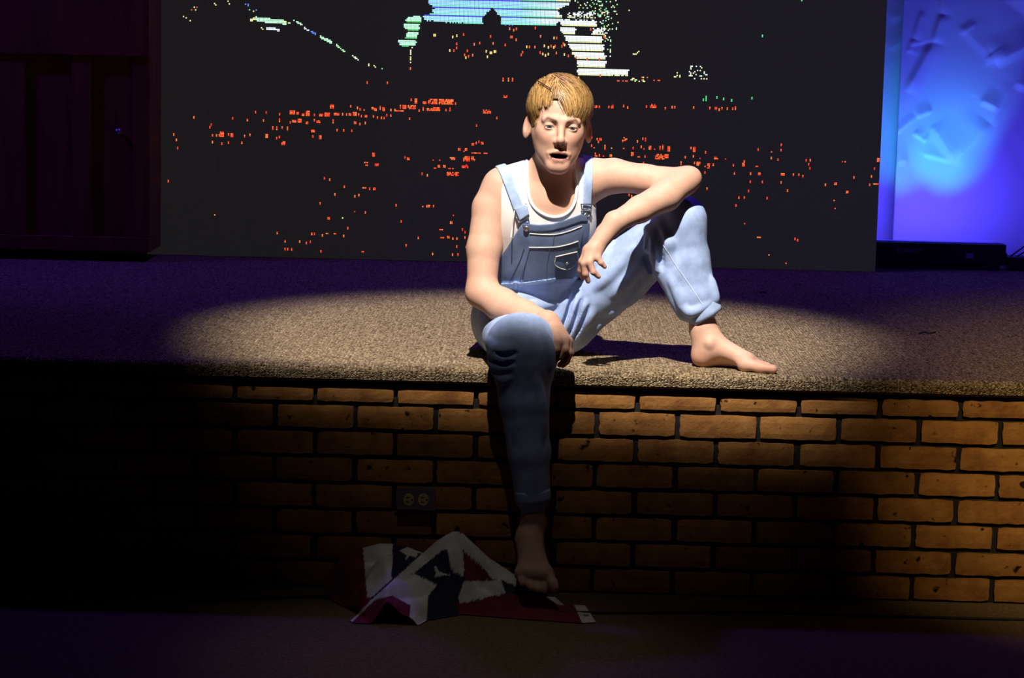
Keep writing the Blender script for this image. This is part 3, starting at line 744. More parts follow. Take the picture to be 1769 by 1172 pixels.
for s in (-1, 1):
    hell((s * .0098, -.0880, -.0385), (.0064, .0100, .0066), .006)
hcap((0, -.082, -.047), (0, -.083, -.058), .006, .006, .012)
for a, b, r1, r2 in [((-.0255, -.0735, -.0682), (-.009, -.0850, -.0640), .0028, .0040), ((-.009, -.0850, -.0640), (.009, -.0850, -.0640), .0040, .0040), ((.009, -.0850, -.0640), (.0255, -.0735, -.0682), .0040, .0028),
                     ((-.022, -.0725, -.0760), (-.008, -.0790, -.0845), .0030, .0048), ((-.008, -.0790, -.0845), (.008, -.0790, -.0845), .0048, .0048), ((.008, -.0790, -.0845), (.022, -.0725, -.0760), .0048, .0030)]:
    hcap(a, b, r1, r2, .007)
hell((0, -.082, -.0735), (.0215, .024, .0058), .003, 's')
for s in (-1, 1):
    hell((s * .0065, -.0945, -.0435), (.0036, .005, .0030), .003, 's')
EYES = [(-.0285, -.0685, -.002), (.0285, -.0685, -.002)]
def lid(c):
    cw = H(*c).astype(f32); R = HROT.astype(f32)
    def fn(p):
        q = (p - cw) @ R
        r = np.sqrt((q ** 2).sum(1)) - .0132
        z = q[:, 2]; x = q[:, 0]
        top = .0017 - 20 * x * x; bot = -.0034 + 13 * x * x
        slit = np.maximum(z - top, bot - z); slit = np.where(q[:, 1] < 0, slit, 1)
        return np.maximum(r, -slit)
    Bd.add(fn, cw, .0135, .003, 'u')
for e in EYES: lid(e)
for s in (-1, 1):
    er = rot_xyz(0, -s * 8, -s * 34)
    hell((s * .0770, .020, -.012), (.0064, .0170, .0310), .006, 'u', er)
    en = er @ np.array([s, 0, 0])
    hell(tuple(np.array([s * .0770, .020, -.006]) + en * .0062 + er @ np.array([0, -.002, 0])), (.0062, .0110, .0205), .003, 's', er)
# arms
Bd.chain([P(866, 325, .170), P(848, 360, .160), P(836, 430, .13), ELR], [.046, .0465, .0430, .037], .03)
Bd.chain([ELR, P(868, 528, .06), P(905, 543, .0), WRR], [.038, .0425, .035, .0265], .02)
Bd.chain([P(1030, 308, .150), P(1060, 304, .142), P(1115, 310, .120), ELL_], [.044, .0430, .0365, .0345], .03)
Bd.chain([P(1188, 310, .096), P(1150, 338, .055), P(1105, 362, .008), WRL], [.0310, .0385, .0325, .0250], .02)
Bd.ell(P(1196, 306, .098), (.018, .018, .018), .02)
# left hand (hanging from the raised knee)
def finger(pts, r, k0=.010):
    q = [P(*p) for p in pts]
    for i in range(len(q) - 1):
        Bd.cap(q[i], q[i + 1], r[i], r[i + 1], k0 if i == 0 else .004)
LW = (1062, 384, -.030)
lh = lambda L: [(a, b, c - .045) for a, b, c in L]
for mc in lh([(1015, 432, -.004), (1022, 430, -.014), (1030, 428, -.014), (1037.5, 427, -.006)]):
    Bd.cap(P(*LW), P(*mc), .0205, .0105, .014)
finger(lh([(1015, 432, -.004), (1005.5, 452, -.008), (1003.5, 467, .004), (1006, 479, .012)]), [.0105, .0086, .0078, .0064])
finger(lh([(1022, 430, -.014), (1009, 455, -.028), (1011.5, 473, -.026), (1016, 486, -.018)]), [.0108, .0090, .0080, .0064])
finger(lh([(1030, 428, -.014), (1018.5, 453, -.034), (1025, 470, -.036), (1034, 478, -.030)]), [.0106, .0086, .0076, .0062])
finger(lh([(1037.5, 427, -.006), (1032.5, 446, -.026), (1038, 454, -.028), (1044.5, 461, -.024)]), [.0098, .0078, .0070, .0058])
finger(lh([(1040, 400, .018), (1022, 425, .034), (1014, 445, .036), (1012, 458, .030)]), [.014, .0115, .0095, .0075], .012)
# right hand (draped over the inner side of the other knee)
RW = (946, 557, -.078)
for mc in [(974, 588, -.128), (979, 590, -.110), (981, 591, -.092), (981, 590, -.076)]:
    Bd.cap(P(*RW), P(*mc), .022, .0110, .014)
finger([(974, 588, -.128), (977, 604, -.140), (967, 616, -.132), (960, 623, -.122)], [.0108, .0090, .0080, .0066])
finger([(979, 590, -.110), (983, 609, -.118), (975, 624, -.112), (967, 631, -.102)], [.0108, .0090, .0080, .0066])
finger([(981, 591, -.092), (985, 610, -.096), (979, 625, -.090), (972, 632, -.082)], [.0104, .0086, .0076, .0064])
finger([(981, 590, -.076), (985, 606, -.076), (981, 617, -.070), (976, 623, -.064)], [.0096, .0078, .0070, .0058])
finger([(957, 571, -.112), (964, 590, -.142), (961, 603, -.146), (957, 613, -.142)], [.0140, .0110, .0096, .0076], .012)
# legs inside the trousers, feet
Bd.cap(HIPR, KNER, .062, .050, .02); Bd.cap(KNER, ANKR, .046, .028, .02)
Bd.cap(HIPL, KNEL, .062, .048, .02); Bd.cap(KNEL, ANKL, .044, .030, .02)
FZ = STAGE
def gf(u, v, h): q = G(u, v, FZ); return q + np.array([0, 0, h])
heel = gf(1211, 634, .025); 
toe = gf(1338, 646, .011)
fd = (toe - heel); fd[2] = 0; fd /= np.linalg.norm(fd); fs = np.array([-fd[1], fd[0], 0])   # fs points away from the viewer
def fp(a, b, c): q = heel + fd * a + fs * b; q[2] = FZ + c; return q
FL = .195
Bd.ell(fp(.000, .008, .027), (.029, .027, .028), .02)
Bd.cap(ANKL, fp(.018, .010, .050), .030, .033, .025)
Bd.cap(fp(.006, .008, .030), ANKL + np.array([-.012, 0, .0]), .022, .020, .02)
Bd.cap(fp(.030, .012, .058), fp(.115, .018, .026), .029, .021, .025)
Bd.cap(fp(.010, .026, .020), fp(.122, .044, .016), .016, .014, .022)
Bd.cap(fp(.120, -.004, .019), fp(.115, .045, .016), .0185, .0150, .02)
Bd.ell(fp(.030, -.020, .066), (.011, .009, .011), .012)
Bd.chain([fp(.125, -.006, .018), fp(.165, -.008, .0135), fp(.198, -.006, .0125)], [.016, .0120, .0115], .012)
for b, L, r in [(.016, .194, .0085), (.030, .184, .0078), (.042, .172, .0074), (.053, .158, .0070)]:
    Bd.chain([fp(.122, b * .85, .017), fp(L - .02, b, .014), fp(L - .004, b, .009)], [.011, r, r], .008)
# hanging foot
a0 = ANKR; 
FT = {}
b0 = P(916, 940, -.150); b1 = P(924, 992, -.200)
Bd.cap(a0, P(913, 925, -.125), .028, .031, .02)
Bd.ell(P(917, 945, -.085), (.026, .036, .030), .025)
Bd.cap(P(912, 938, -.138), P(908, 990, -.195), .025, .020, .025); Bd.cap(P(918, 940, -.138), P(938, 990, -.195), .026, .021, .025)
Bd.cap(P(902, 992, -.195), P(943, 995, -.195), .0165, .0185, .02)
for (u0, v0), (u1, v1), (u2, v2), r in [((946, 995), (954, 1008), (957, 1016), .0125), ((933, 1000), (938, 1014), (940, 1021), .0085), ((922, 1000), (926, 1013), (928, 1019), .0082), ((911, 998), (914, 1010), (916, 1016), .0078), ((901, 994), (902, 1004), (903, 1009), .0074)]:
    Bd.chain([P(u0, v0, -.200), P(u1, v1, -.216), P(u2, v2, -.222)], [r * 1.1, r, r * .95], .008)

def body_colors(V):
    u, v = proj(V); n = len(V)
    c = np.tile(np.array([0.60, 0.355, 0.255]), (n, 1))
    L = (V - HORG) @ HROT
    inhead = (np.abs(L) < [.1, .13, .13]).all(1)
    def blend(mask_w, col): c[:] = c * (1 - mask_w[:, None]) + np.array(col) * mask_w[:, None]
    def spotw(cn, rad): return np.clip(1 - np.sqrt((((L - np.array(cn)) / np.array(rad)) ** 2).sum(1)), 0, 1) ** .7
    for s in (-1, 1):
        blend(spotw((s * .036, -.062, -.034), (.026, .04, .022)) * .5, (0.56, 0.23, 0.17))
        blend(spotw((s * .08, .02, 0), (.03, .03, .04)) * .45, (0.54, 0.21, 0.16))
    lipm = inhead & (L[:, 1] < -.066) & (np.abs(L[:, 0]) < .0235)
    cen = -.0742; up = L[:, 2] - cen
    hw = np.clip(1 - (L[:, 0] / .0245) ** 2, 0, 1)
    lipw = np.where(lipm & (up < .0135 * hw + .001) & (up > -.0155 * hw - .001), .85, 0)
    blend(lipw, (0.33, 0.125, 0.10))
    mouth = inhead & (np.abs(L[:, 0]) < .02) & (np.abs(up) < .0065) & (L[:, 1] > -.0800) & (L[:, 1] < -.03)
    blend(mouth * 1.0, (0.055, 0.012, 0.010))
    for s in (-1, 1):     # eyebrows, lash lines
        x = s * L[:, 0]; zc = .0118 + .008 * np.clip((x - .012) / .025, 0, 1) - .020 * np.clip((x - .034) / .012, 0, 1) * .5
        w = np.exp(-((L[:, 2] - zc) / .0044) ** 2) * np.clip((x - .009) / .005, 0, 1) * np.clip((.046 - x) / .008, 0, 1) * (L[:, 1] < -.045)
        blend(np.where(inhead, w * .92, 0), (0.085, 0.034, 0.012))
        e = np.array([s * .0285, -.0685, -.002]); q = L - e
        rim = np.exp(-((q[:, 2] - (.0030 - 26 * q[:, 0] ** 2)) / .0016) ** 2) * (np.abs(q[:, 0]) < .0125) * (np.sqrt((q ** 2).sum(1)) < .0145) * (q[:, 1] < 0)
        blend(np.where(inhead, rim * .8, 0), (0.07, 0.03, 0.02))
    # redder joints, fingers, soles
    def near(pt, r, k, col=(0.50, 0.215, 0.15)):
        w = np.clip(1 - np.linalg.norm(V - np.asarray(pt), axis=1) / r, 0, 1) * k; blend(w, col)
    near(ELL_, .07, .5); near(ELR, .08, .35); near(fp(0, .01, .01), .055, .7, (0.46, 0.19, 0.11)); near(fp(.19, 0, .01), .05, .7); near(P(1015, 470, -.065), .07, .5); near(P(968, 610, -.11), .07, .6)
    return c
# ------------------------------------------------------------------ person
person = empty('person', (float(P(920, 600, .2)[0]), 0.15, STAGE))
tag(person, 'barefoot person in white tank top and denim overalls sitting on the stage edge', 'person')
Vb, Fb = surface(Bd, (-.36, -.30, -.02), (.74, .50, 1.36), .0023)
body = np_obj('body', Vb, Fb, M['skin'], body_colors(Vb), person)
tag(body, 'bare arms, face and feet of pale skin')
def uv_sphere(c, r, n=24, m_=16):
    V = []; Fq = []
    for i in range(m_ + 1):
        t = math.pi * i / m_
        for j in range(n):
            a = 2 * math.pi * j / n
            V.append(np.array([math.sin(t) * math.cos(a), -math.cos(t), math.sin(t) * math.sin(a)]) * r)
    for i in range(m_):
        for j in range(n): Fq.append((i * n + j, i * n + (j + 1) % n, (i + 1) * n + (j + 1) % n, (i + 1) * n + j))
    return np.array(V), np.array(Fq)
for e in EYES:
    V, Fq = uv_sphere(e, .0119)
    gz = HROT @ rot_xyz(-5, 0, -4)
    o = np_obj('eye', V @ gz.T + H(*e), Fq, M['eye_white'], parent=person)
    o.data.materials.append(M['iris']); o.data.materials.append(M['pupil'])
    cy = V[Fq].mean(1)[:, 1] / .0119
    mi = np.where(cy < -.965, 2, np.where(cy < -.865, 1, 0)).astype(np.int32)
    o.data.polygons.foreach_set('material_index', mi)

# ---- white tank top
neck = [(900, 240), (905, 262), (910, 277), (911, 305), (914, 338), (924, 358), (942, 370.5), (960, 374), (978, 368.5), (991, 353), (996, 330), (994, 305), (991, 285), (1000, 262), (1000, 240)]
def torso_local(p): return (p - P(940, 385, .19).astype(f32)) @ TR.astype(f32)
def front(p): return torso_local(p)[:, 1] < .035
def tank_fn(p):
    p = np.asarray(p, f32); t = T(p); d = t - .0045
    u, v = proj(p.astype(float)); fr = front(p)
    g = -poly_sd(neck, u, v) / 690
    gb = -(np.linalg.norm(p - P(957, 288, .15).astype(f32), axis=1) - .085)
    g = np.where(fr, g, gb)
    # arm holes
    ar = np.maximum(.062 - np.linalg.norm(p - P(846, 345, .165).astype(f32), axis=1), .066 - np.linalg.norm(p - P(1046, 318, .145).astype(f32), axis=1))
    low = P(920, 520, .3)[2] - p[:, 2]
    return np.maximum(np.maximum(d, g), np.maximum(ar, low)).astype(f32)
box_lo, box_hi = (-.20, -.02, .70), (.30, .42, 1.10)
Vt, Ft = surface(tank_fn, box_lo, box_hi, .0024)
tank = tag(np_obj('tank_top', Vt, Ft, M['cotton'], parent=person), 'white ribbed tank top with scoop neck')
nk = hits(lambda p: T(p) - .0048, catmull([np.array(q) for q in neck[2:-2]], 5))
tag(np_obj('neckline_binding', *tube([q + np.array([0, -.0005, -.002]) for q in nk], .0042, 8), M['cotton'], parent=tank))

# ---- denim overalls
Q = Field()
Q.ell(P(917, 548, .335), (.142, .125, .120), .03)
Q.cap(P(915, 520, .310), P(916, 492, .285), .128, .124, .04)
Q.cap(P(878, 558, .300), KNER, .090, .078, .05)
Q.chain([KNER, P(905, 690, -.110), P(914, 780, -.113), P(920, 858, -.113)], [.080, .062, .052, .0440], .04)
Q.ell(P(901, 590, -.105), (.079, .065, .062), .03)
Q.chain([P(968, 545, .300), P(1070, 475, .225), KNEL], [.098, .080, .066], .05)
Q.chain([KNEL, P(1184, 450, .145), P(1204, 508, .135), P(1212, 531, .131)], [.064, .062, .050, .0415], .03)
Q.ell(P(1180, 372, .145), (.046, .056, .040), .03)
Q.chain([P(1152, 470, .12), P(1184, 535, .118)], [.028, .026], .04)
# bunched cloth behind the knee
Q.chain([P(1124, 398, .105), P(1128, 430, .095), P(1135, 466, .100)], [.018, .022, .007], .010)
Q.chain([P(1140, 388, .10), P(1150, 420, .095), P(1158, 450, .10)], [.016, .022, .016], .012)
base_ops = list(Q.ops)
def qbase(p):
    f = Field(); f.ops = base_ops; return f(p)
def ridge(pts, r, k=.014, sink=.7, op='u', sub=6):
    q = hits(qbase, catmull([np.array(p, float) for p in pts], sub))
    n = len(q)
    if n < 2: return
    vd = np.array([0, 1, 0.])
    q = [a + vd * r * sink * (1 if op == 'u' else -.5) for a in q]
    for i in range(n - 1):
        w0 = math.sin(math.pi * (i + .4) / n) ** .5; w1 = math.sin(math.pi * min(i + 1.4, n - .4) / n) ** .5
        Q.cap(q[i], q[i + 1], r * max(.35, w0), r * max(.35, w1), k, op)
for pts, r in [([(985, 500), (975, 530), (965, 560)], .012), ([(1000, 510), (988, 545), (972, 580)], .010), ([(1012, 520), (1000, 550), (982, 590)], .010), ([(1025, 535), (1008, 565), (985, 598)], .010), ([(1040, 555), (1015, 582), (988, 606)], .009),
               ([(900, 500), (940, 496), (985, 486)], .010), ([(880, 512), (930, 512), (970, 505)], .010), ([(895, 530), (935, 528), (965, 520)], .008),
               ([(842, 590), (862, 605), (890, 602)], .010), ([(845, 606), (866, 620), (888, 618)], .010), ([(846, 622), (862, 636), (885, 632)], .009), ([(852, 640), (868, 655), (880, 652)], .007),
               ([(935, 575), (948, 605), (950, 640)], .009), ([(925, 650), (935, 700), (936, 760)], .009),
               ([(1060, 510), (1090, 480), (1115, 450)], .010), ([(1085, 525), (1105, 495), (1126, 462)], .009), ([(1050, 545), (1085, 520), (1110, 500)], .008), ([(1030, 500), (1060, 470), (1095, 430)], .010),
               ([(1158, 480), (1172, 510), (1180, 535)], .006), ([(1180, 530), (1195, 540), (1225, 525)], .006), ([(1228, 480), (1234, 505), (1236, 522)], .005),
               ([(1010, 470), (1035, 450), (1060, 420)], .009)]:
    ridge(pts, r)
for pts, r in [([(992, 505), (980, 540), (968, 572)], .006), ([(1006, 515), (994, 548), (977, 586)], .006), ([(1018, 528), (1004, 558), (984, 594)], .005), ([(848, 598), (868, 612), (892, 610)], .006), ([(850, 614), (868, 628), (886, 626)], .006), ([(1135, 395), (1139, 425), (1143, 465)], .010), ([(1118, 410), (1116, 440), (1124, 470)], .008)]:
    ridge(pts, r, .006, op='s')
bib = [(902, 386), (931, 388.5), (954, 387), (978, 380), (1004, 370), (1016, 374), (1018.5, 395), (1015, 427), (1006, 462), (996, 500), (960, 505), (905, 510), (850, 505), (850, 478), (864, 445), (888, 408)]
def ripple(p):
    x, y, z = p[:, 0], p[:, 1], p[:, 2]
    return .28 * (.0011 * np.sin(95 * x + 40 * z + 3 * np.sin(21 * z)) + .0011 * np.sin(70 * z - 55 * x + 2.5 * np.sin(33 * x + 20 * y)) + .0008 * np.sin(140 * z + 60 * y))
def bib_fn(p, off, poly, k=690.):
    u, v = proj(p.astype(float)); g = poly_sd(poly, u, v) / k
    g = np.where(torso_local(p)[:, 1] < .02, g, 1)
    t = T(p); return np.maximum(np.maximum(t - off, -(t - off + .012)), g).astype(f32)
zw = P(915, 487, .18)[2]
def side_fn(p):                       # denim wrapping round the waist and back below the bib
    t = T(p) - .012; z = p[:, 2]; tl = torso_local(p)
    lim = zw + .015 + .12 * np.clip(tl[:, 1] / .1, 0, 1)
    return np.maximum(t, z - lim).astype(f32)
def overall_fn(p):
    p = np.asarray(p, f32)
    d = Q(p) + ripple(p)
    wl = zw + .006 - p[:, 2]
    tz = np.where((p[:, 0] < P(1005, 480, .2)[0]) & (p[:, 1] > .10), -wl, -1)       # trousers stop at the waist under the torso
    d = np.maximum(d, tz)
    # flat at the stage, open cuffs at the ankles
    b = bib_fn(p, .0125 + ripple(p) * .8, bib)
    d = smin(d, np.minimum(b, side_fn(p)), .004)
    return np.maximum(d, np.where(p[:, 1] > -.02, STAGE + .001 - p[:, 2], -1)).astype(f32)
Vq, Fq = surface(overall_fn, (-.36, -.30, .12), (.74, .52, 1.10), .0026)
u, v = proj(Vq.astype(float))
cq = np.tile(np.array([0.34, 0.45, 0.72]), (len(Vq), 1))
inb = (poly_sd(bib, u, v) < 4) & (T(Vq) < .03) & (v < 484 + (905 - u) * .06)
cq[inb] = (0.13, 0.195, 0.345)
# faded patches
n1 = np.sin(31 * Vq[:, 0] + 17 * Vq[:, 2]) * np.sin(23 * Vq[:, 2] - 13 * Vq[:, 1] + 2)
cq *= (1 + .10 * n1)[:, None]
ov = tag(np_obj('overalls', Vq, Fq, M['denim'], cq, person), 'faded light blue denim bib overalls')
def cloth(name, fn, lo, hi, col, parent=ov, h=.0022, label=None):
    Vc, Fc_ = surface(fn, lo, hi, h)
    if not len(Vc): print('EMPTY', name); return None
    return tag(np_obj(name, Vc, Fc_, M['denim'], np.tile(np.array(col), (len(Vc), 1)), parent), label)
TLO, THI = (-.20, -.05, .72), (.30, .40, 1.08)
DK = (0.115, 0.165, 0.29)
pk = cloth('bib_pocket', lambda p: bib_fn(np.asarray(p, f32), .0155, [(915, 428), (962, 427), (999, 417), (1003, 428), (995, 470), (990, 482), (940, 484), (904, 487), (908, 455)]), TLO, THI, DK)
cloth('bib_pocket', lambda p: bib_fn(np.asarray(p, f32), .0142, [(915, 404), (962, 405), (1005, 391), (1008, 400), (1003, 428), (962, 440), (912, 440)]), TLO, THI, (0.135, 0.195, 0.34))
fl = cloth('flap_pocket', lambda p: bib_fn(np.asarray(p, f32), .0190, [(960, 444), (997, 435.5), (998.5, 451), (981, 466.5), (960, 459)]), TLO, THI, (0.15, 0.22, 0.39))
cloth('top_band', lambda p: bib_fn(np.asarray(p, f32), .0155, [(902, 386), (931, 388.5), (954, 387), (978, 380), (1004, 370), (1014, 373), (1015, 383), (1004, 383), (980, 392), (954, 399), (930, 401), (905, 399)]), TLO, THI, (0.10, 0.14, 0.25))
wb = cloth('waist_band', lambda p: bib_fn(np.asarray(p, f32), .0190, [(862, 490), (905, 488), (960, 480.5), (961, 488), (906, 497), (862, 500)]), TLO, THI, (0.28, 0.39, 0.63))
cloth('belt_loop', lambda p: bib_fn(np.asarray(p, f32), .0225, [(886.5, 487), (894, 486.5), (895, 499), (887.5, 500)]), TLO, THI, (0.33, 0.44, 0.66))
def S(off): return lambda p: np.minimum(overall_fn(np.asarray(p, f32)), np.minimum(bib_fn(np.asarray(p, f32), .0155, bib), 1)) - off
def seam(pts, r, mat, name='seam', sub=6, parent=ov, fn=None, push=0.0):
    q = hits(fn or overall_fn, catmull([np.array(p, float) for p in pts], sub))
    if len(q) > 1: np_obj(name, *tube([a + np.array([0, push, 0]) for a in q], r, 6), mat, parent=parent)
seam([(1145, 422), (1165, 455), (1188, 488), (1214, 527)], .0016, M['seam'], push=.0004)
seam([(915, 404), (938, 405.5), (962, 405), (985, 399), (1005, 391)], .0016, M['thread'], fn=lambda p: T(p) - .0142)
seam([(914, 428), (938, 428), (962, 427), (985, 422), (999, 417)], .0016, M['thread'], fn=lambda p: T(p) - .0155)
seam([(960, 444), (997, 435.5)], .0016, M['thread'], fn=lambda p: T(p) - .019, parent=fl or ov)
seam([(960, 445), (960, 459), (981, 466), (998, 451), (997, 437)], .0012, M['thread'], fn=lambda p: T(p) - .019, parent=fl or ov, sub=5)
seam([(915, 430), (908, 455), (898, 487)], .0014, M['seam_dark'], fn=lambda p: T(p) - .0155)
seam([(905, 430), (896, 455), (880, 485)], .0014, M['seam_dark'], fn=lambda p: T(p) - .013)
seam([(888, 409), (876, 428), (864, 446), (857, 468)], .0018, M['thread'], fn=lambda p: T(p) - .011)
seam([(957, 405), (955, 428)], .0016, M['seam_dark'], fn=lambda p: T(p) - .0142)
seam([(950, 430), (945, 455), (944, 482)], .0010, M['seam_dark'], fn=lambda p: T(p) - .0157)
# buttons
def disc(name, u, v, off, r, mat, parent, depth=.003, fn=None):
    c = hit(fn or (lambda p: T(p) - off), u, v)
    if c is None: return
    e = 1e-3; g = np.array([T((c + d)[None].astype(f32))[0] - T((c - d)[None].astype(f32))[0] for d in np.eye(3) * e]); g /= np.linalg.norm(g)
    bm = bmesh.new(); bmesh.ops.create_cone(bm, cap_ends=True, segments=18, radius1=r, radius2=r * .8, depth=depth, matrix=Matrix.Translation(c + g * depth * .4) @ Vector(g).to_track_quat('Z', 'Y').to_matrix().to_4x4())
    bm_obj(name, bm, mat, parent, True)
disc('button', 979.5, 455, .019, .0046, M['metal'], fl or ov)
disc('bib_button', 909, 395, .0155, .0085, M['metal'], ov)
disc('bib_button', 1012, 372, .0125, .0070, M['metal'], ov)
# straps over the shoulders with sliders
def strap_fn(p, a, b, c, w, off, zcut):
    p = np.asarray(p, f32); n = np.cross(b - a, c - a); n /= np.linalg.norm(n)
    d = np.abs((p - a.astype(f32)) @ n.astype(f32)) - w
    t = T(p); s = np.maximum(np.maximum(t - off, -(t - off + .009)), d)
    return np.maximum(s, zcut - p[:, 2]).astype(f32)
LB = (0.36, 0.48, 0.74)
def hp(u, v): return hit(lambda p: T(p) - .010, u, v)
sa, sb = hp(901, 375), hp(876, 306); sc_ = P(866, 330, .30)
s1 = cloth('strap', lambda p: strap_fn(p, sa, sb, sc_, .0125, .0105, P(900, 384, .1)[2]), (-.20, -.02, .80), (.12, .40, 1.10), LB, label='light blue denim shoulder strap')
sd, se = hp(1014, 360), hp(1016, 318); sf = P(1005, 310, .30)
s2 = cloth('strap', lambda p: strap_fn(p, sd, se, sf, .0115, .0105, P(1014, 372, .1)[2]), (.05, -.02, .80), (.30, .40, 1.10), LB, label='light blue denim shoulder strap')
def frame(corners, r, parent, name='buckle', off=.014):
    q = [hit(lambda p: T(p) - off, *c) for c in corners]
    if any(a is None for a in q): print('buckle miss'); return
    q.append(q[0]); np_obj(name, *tube(q, r, 6), M['metal'], parent=parent)
if s1:
    frame([(888, 363), (909, 352), (912, 366), (893, 378)], .0016, s1)
    frame([(893, 378), (913, 366), (914, 374), (897, 385)], .0018, s1)
    cloth('strap_loop', lambda p: bib_fn(np.asarray(p, f32), .0175, [(889, 361), (908, 352.5), (914, 371), (898, 382)]), TLO, THI, (0.34, 0.46, 0.70), parent=s1)
if s2:
    frame([(1004, 353), (1022, 353), (1021, 362), (1005, 362)], .0018, s2)
    frame([(1007, 362), (1019, 362), (1017, 374), (1009, 374)], .0014, s2)
dang = [hit(lambda p: T(p) - .016, *c) for c in [(889, 364), (887, 378), (885, 395)]]
if all(a is not None for a in dang):
    tail = dang + [dang[-1] + np.array([-.003, -.004, -.022])]
    np_obj('strap_cord', *tube(catmull(tail, 5), .0018, 6), M['cotton'], parent=s1 or ov)
# rolled cuffs
def cuff(a, b, r1, r2, thick, name='cuff'):
    a, b = np.asarray(a), np.asarray(b); ax = (b - a) / np.linalg.norm(b - a)
    t = np.cross(ax, [0.2, 1, 0.1]); t /= np.linalg.norm(t); w = np.cross(ax, t)
    prof = [(0, r1 - .004), (0, r1 + thick), (.25, r1 + thick * 1.25), (.75, (r1 + r2) / 2 + thick * 1.2), (1, r2 + thick), (1.0, r2 - .002), (.5, r2 - .004)]
    V, Fc = [], []; n = 40
    for s, r in prof:
        for k in range(n):
            g = 2 * math.pi * k / n; rr = r * (1 + .02 * math.sin(3 * g + 1) + .012 * math.sin(7 * g))
            V.append(a + (b - a) * s + rr * (math.cos(g) * t + math.sin(g) * w))
    for i in range(len(prof) - 1):
        for k in range(n): Fc.append((i * n + k, i * n + (k + 1) % n, (i + 1) * n + (k + 1) % n, (i + 1) * n + k))
    return tag(np_obj(name, V, Fc, M['denim'], np.tile(np.array((0.33, 0.43, 0.66)), (len(V), 1)), ov), 'turned-up hem of the trouser leg')
cuff(P(1207, 526, .131), P(1221, 549, .129), .0440, .0430, .003)
cuff(P(919, 845, -.113), P(921, 866, -.113), .042, .042, .003)

# ------------------------------------------------------------------ hair
HF = Field(); HF.ell(H(0, .022, .036), (.0735, .094, .077), .02, rot=HROT); HF.ell(H(0, -.018, -.022), (.0615, .064, .080), .03, rot=HROT)
def hl(p): return (np.asarray(p, float) - HORG) @ HROT
def hairline(L):                      # > 0 where hair grows
    x, y, z = L[:, 0], L[:, 1], L[:, 2]
    fronth = z - (.066 - 5.0 * (np.abs(x) - .010).clip(0) ** 2 * 1.2)           # forehead
    side = np.where(y > -.050, z - np.interp(y, [-.060, -.045, -.030, -.005, .010, .045, .09], [.055, .035, -.005, -.012, .030, -.030, -.050]), -1)
    return np.where(y < -.052, fronth, np.maximum(np.minimum(fronth, .02), side))
def cap_fn(p):
    p = np.asarray(p, f32); d = HF(p); L = hl(p)
    th = .0025 + .0050 * np.clip((L[:, 2] - .02) / .07, 0, 1)
    return np.maximum(d - th, -hairline(L) * .8).astype(f32)
Vh, Fh = surface(cap_fn, HORG - np.array([.11, .14, .14]), HORG + np.array([.11, .15, .16]), .0024)
rngh = np.random.default_rng(3)
lay = []
N = 20000
# roots on the scalp
dirs = rngh.normal(size=(N * 3, 3)); dirs /= np.linalg.norm(dirs, axis=1)[:, None]
Lr = np.array([0, .022, .036]) + dirs * np.array([.0735, .094, .077])
ok = (hairline(Lr) > .001) & (Lr[:, 2] > -.05)
Lr = Lr[ok][:N]
PART = -.014
def flow(L):
    x, y, z = L[:, 0], L[:, 1], L[:, 2]
    top = np.clip((z - .045) / .05, 0, 1)
    fr = np.clip((.03 - y) / .07, 0, 1)                    # the parting opens only towards the forehead
    lat = np.tanh((x - PART) / .016)
    lat = np.where(lat > 0, .95 * lat, .75 * lat) * fr + (1 - fr) * (.55 + 6 * x)
    return np.stack([lat * (.35 + .65 * top), -.85 * np.clip((.085 - y) / .06, -.8, 1), -1.0 * (1 - top) - .15], 1)
n = len(Lr); STEP = 7
length = np.interp(Lr[:, 2], [-.04, .02, .06, .10], [.010, .018, .050, .062]) * rngh.uniform(.7, 1.1, n)
hshl = (np.round(Lr / .010).astype(int) @ np.array([97, 31, 57])) % 53
length *= .78 + .42 * (np.sin(hshl * 2.3) * .5 + .5)
sidez = (np.abs(Lr[:, 0]) > .055) & (Lr[:, 2] < .055); length[sidez] *= .6
pos = Lr.copy(); nodes = []
lift0 = rngh.uniform(.25, 1.0, n) * np.interp(Lr[:, 2], [-.03, .03, .09], [.0035, .009, .0190])
jit = rngh.normal(scale=.09, size=(n, 3))
cl_id = np.round(Lr / .011).astype(int); hsh = (cl_id[:, 0] * 73 + cl_id[:, 1] * 179 + cl_id[:, 2] * 283) % 97
cj = np.stack([np.sin(hsh * 1.7), np.sin(hsh * 2.9 + 1), np.sin(hsh * 4.1 + 2)], 1) * .20
cE = np.array([0, .022, .036]); rE = np.array([.0735, .094, .077]); cF = np.array([0, -.018, -.022]); rF = np.array([.0615, .064, .080])
def snap(p, off):
    # keep strands at a given height over the skull / forehead
    q = (p - cE) / rE; k = np.linalg.norm(q, axis=1); s1 = cE + (p - cE) / k[:, None]
    q2 = (p - cF) / rF; k2 = np.linalg.norm(q2, axis=1)
    nrm = (s1 - cE) / rE ** 2; nrm /= np.linalg.norm(nrm, axis=1)[:, None]
    out = s1 + nrm * off[:, None]
    low = (p[:, 2] < .055) & (p[:, 1] < -.03)
    s2 = cF + (p - cF) / k2[:, None]; n2 = (s2 - cF) / rF ** 2; n2 /= np.linalg.norm(n2, axis=1)[:, None]
    o2 = s2 + n2 * (off * .8 + .003)[:, None]
    use2 = low & (np.linalg.norm(o2 - cE, axis=1) > np.linalg.norm(out - cE, axis=1))
    return np.where(use2[:, None], o2, out), np.where(use2[:, None], n2, nrm)
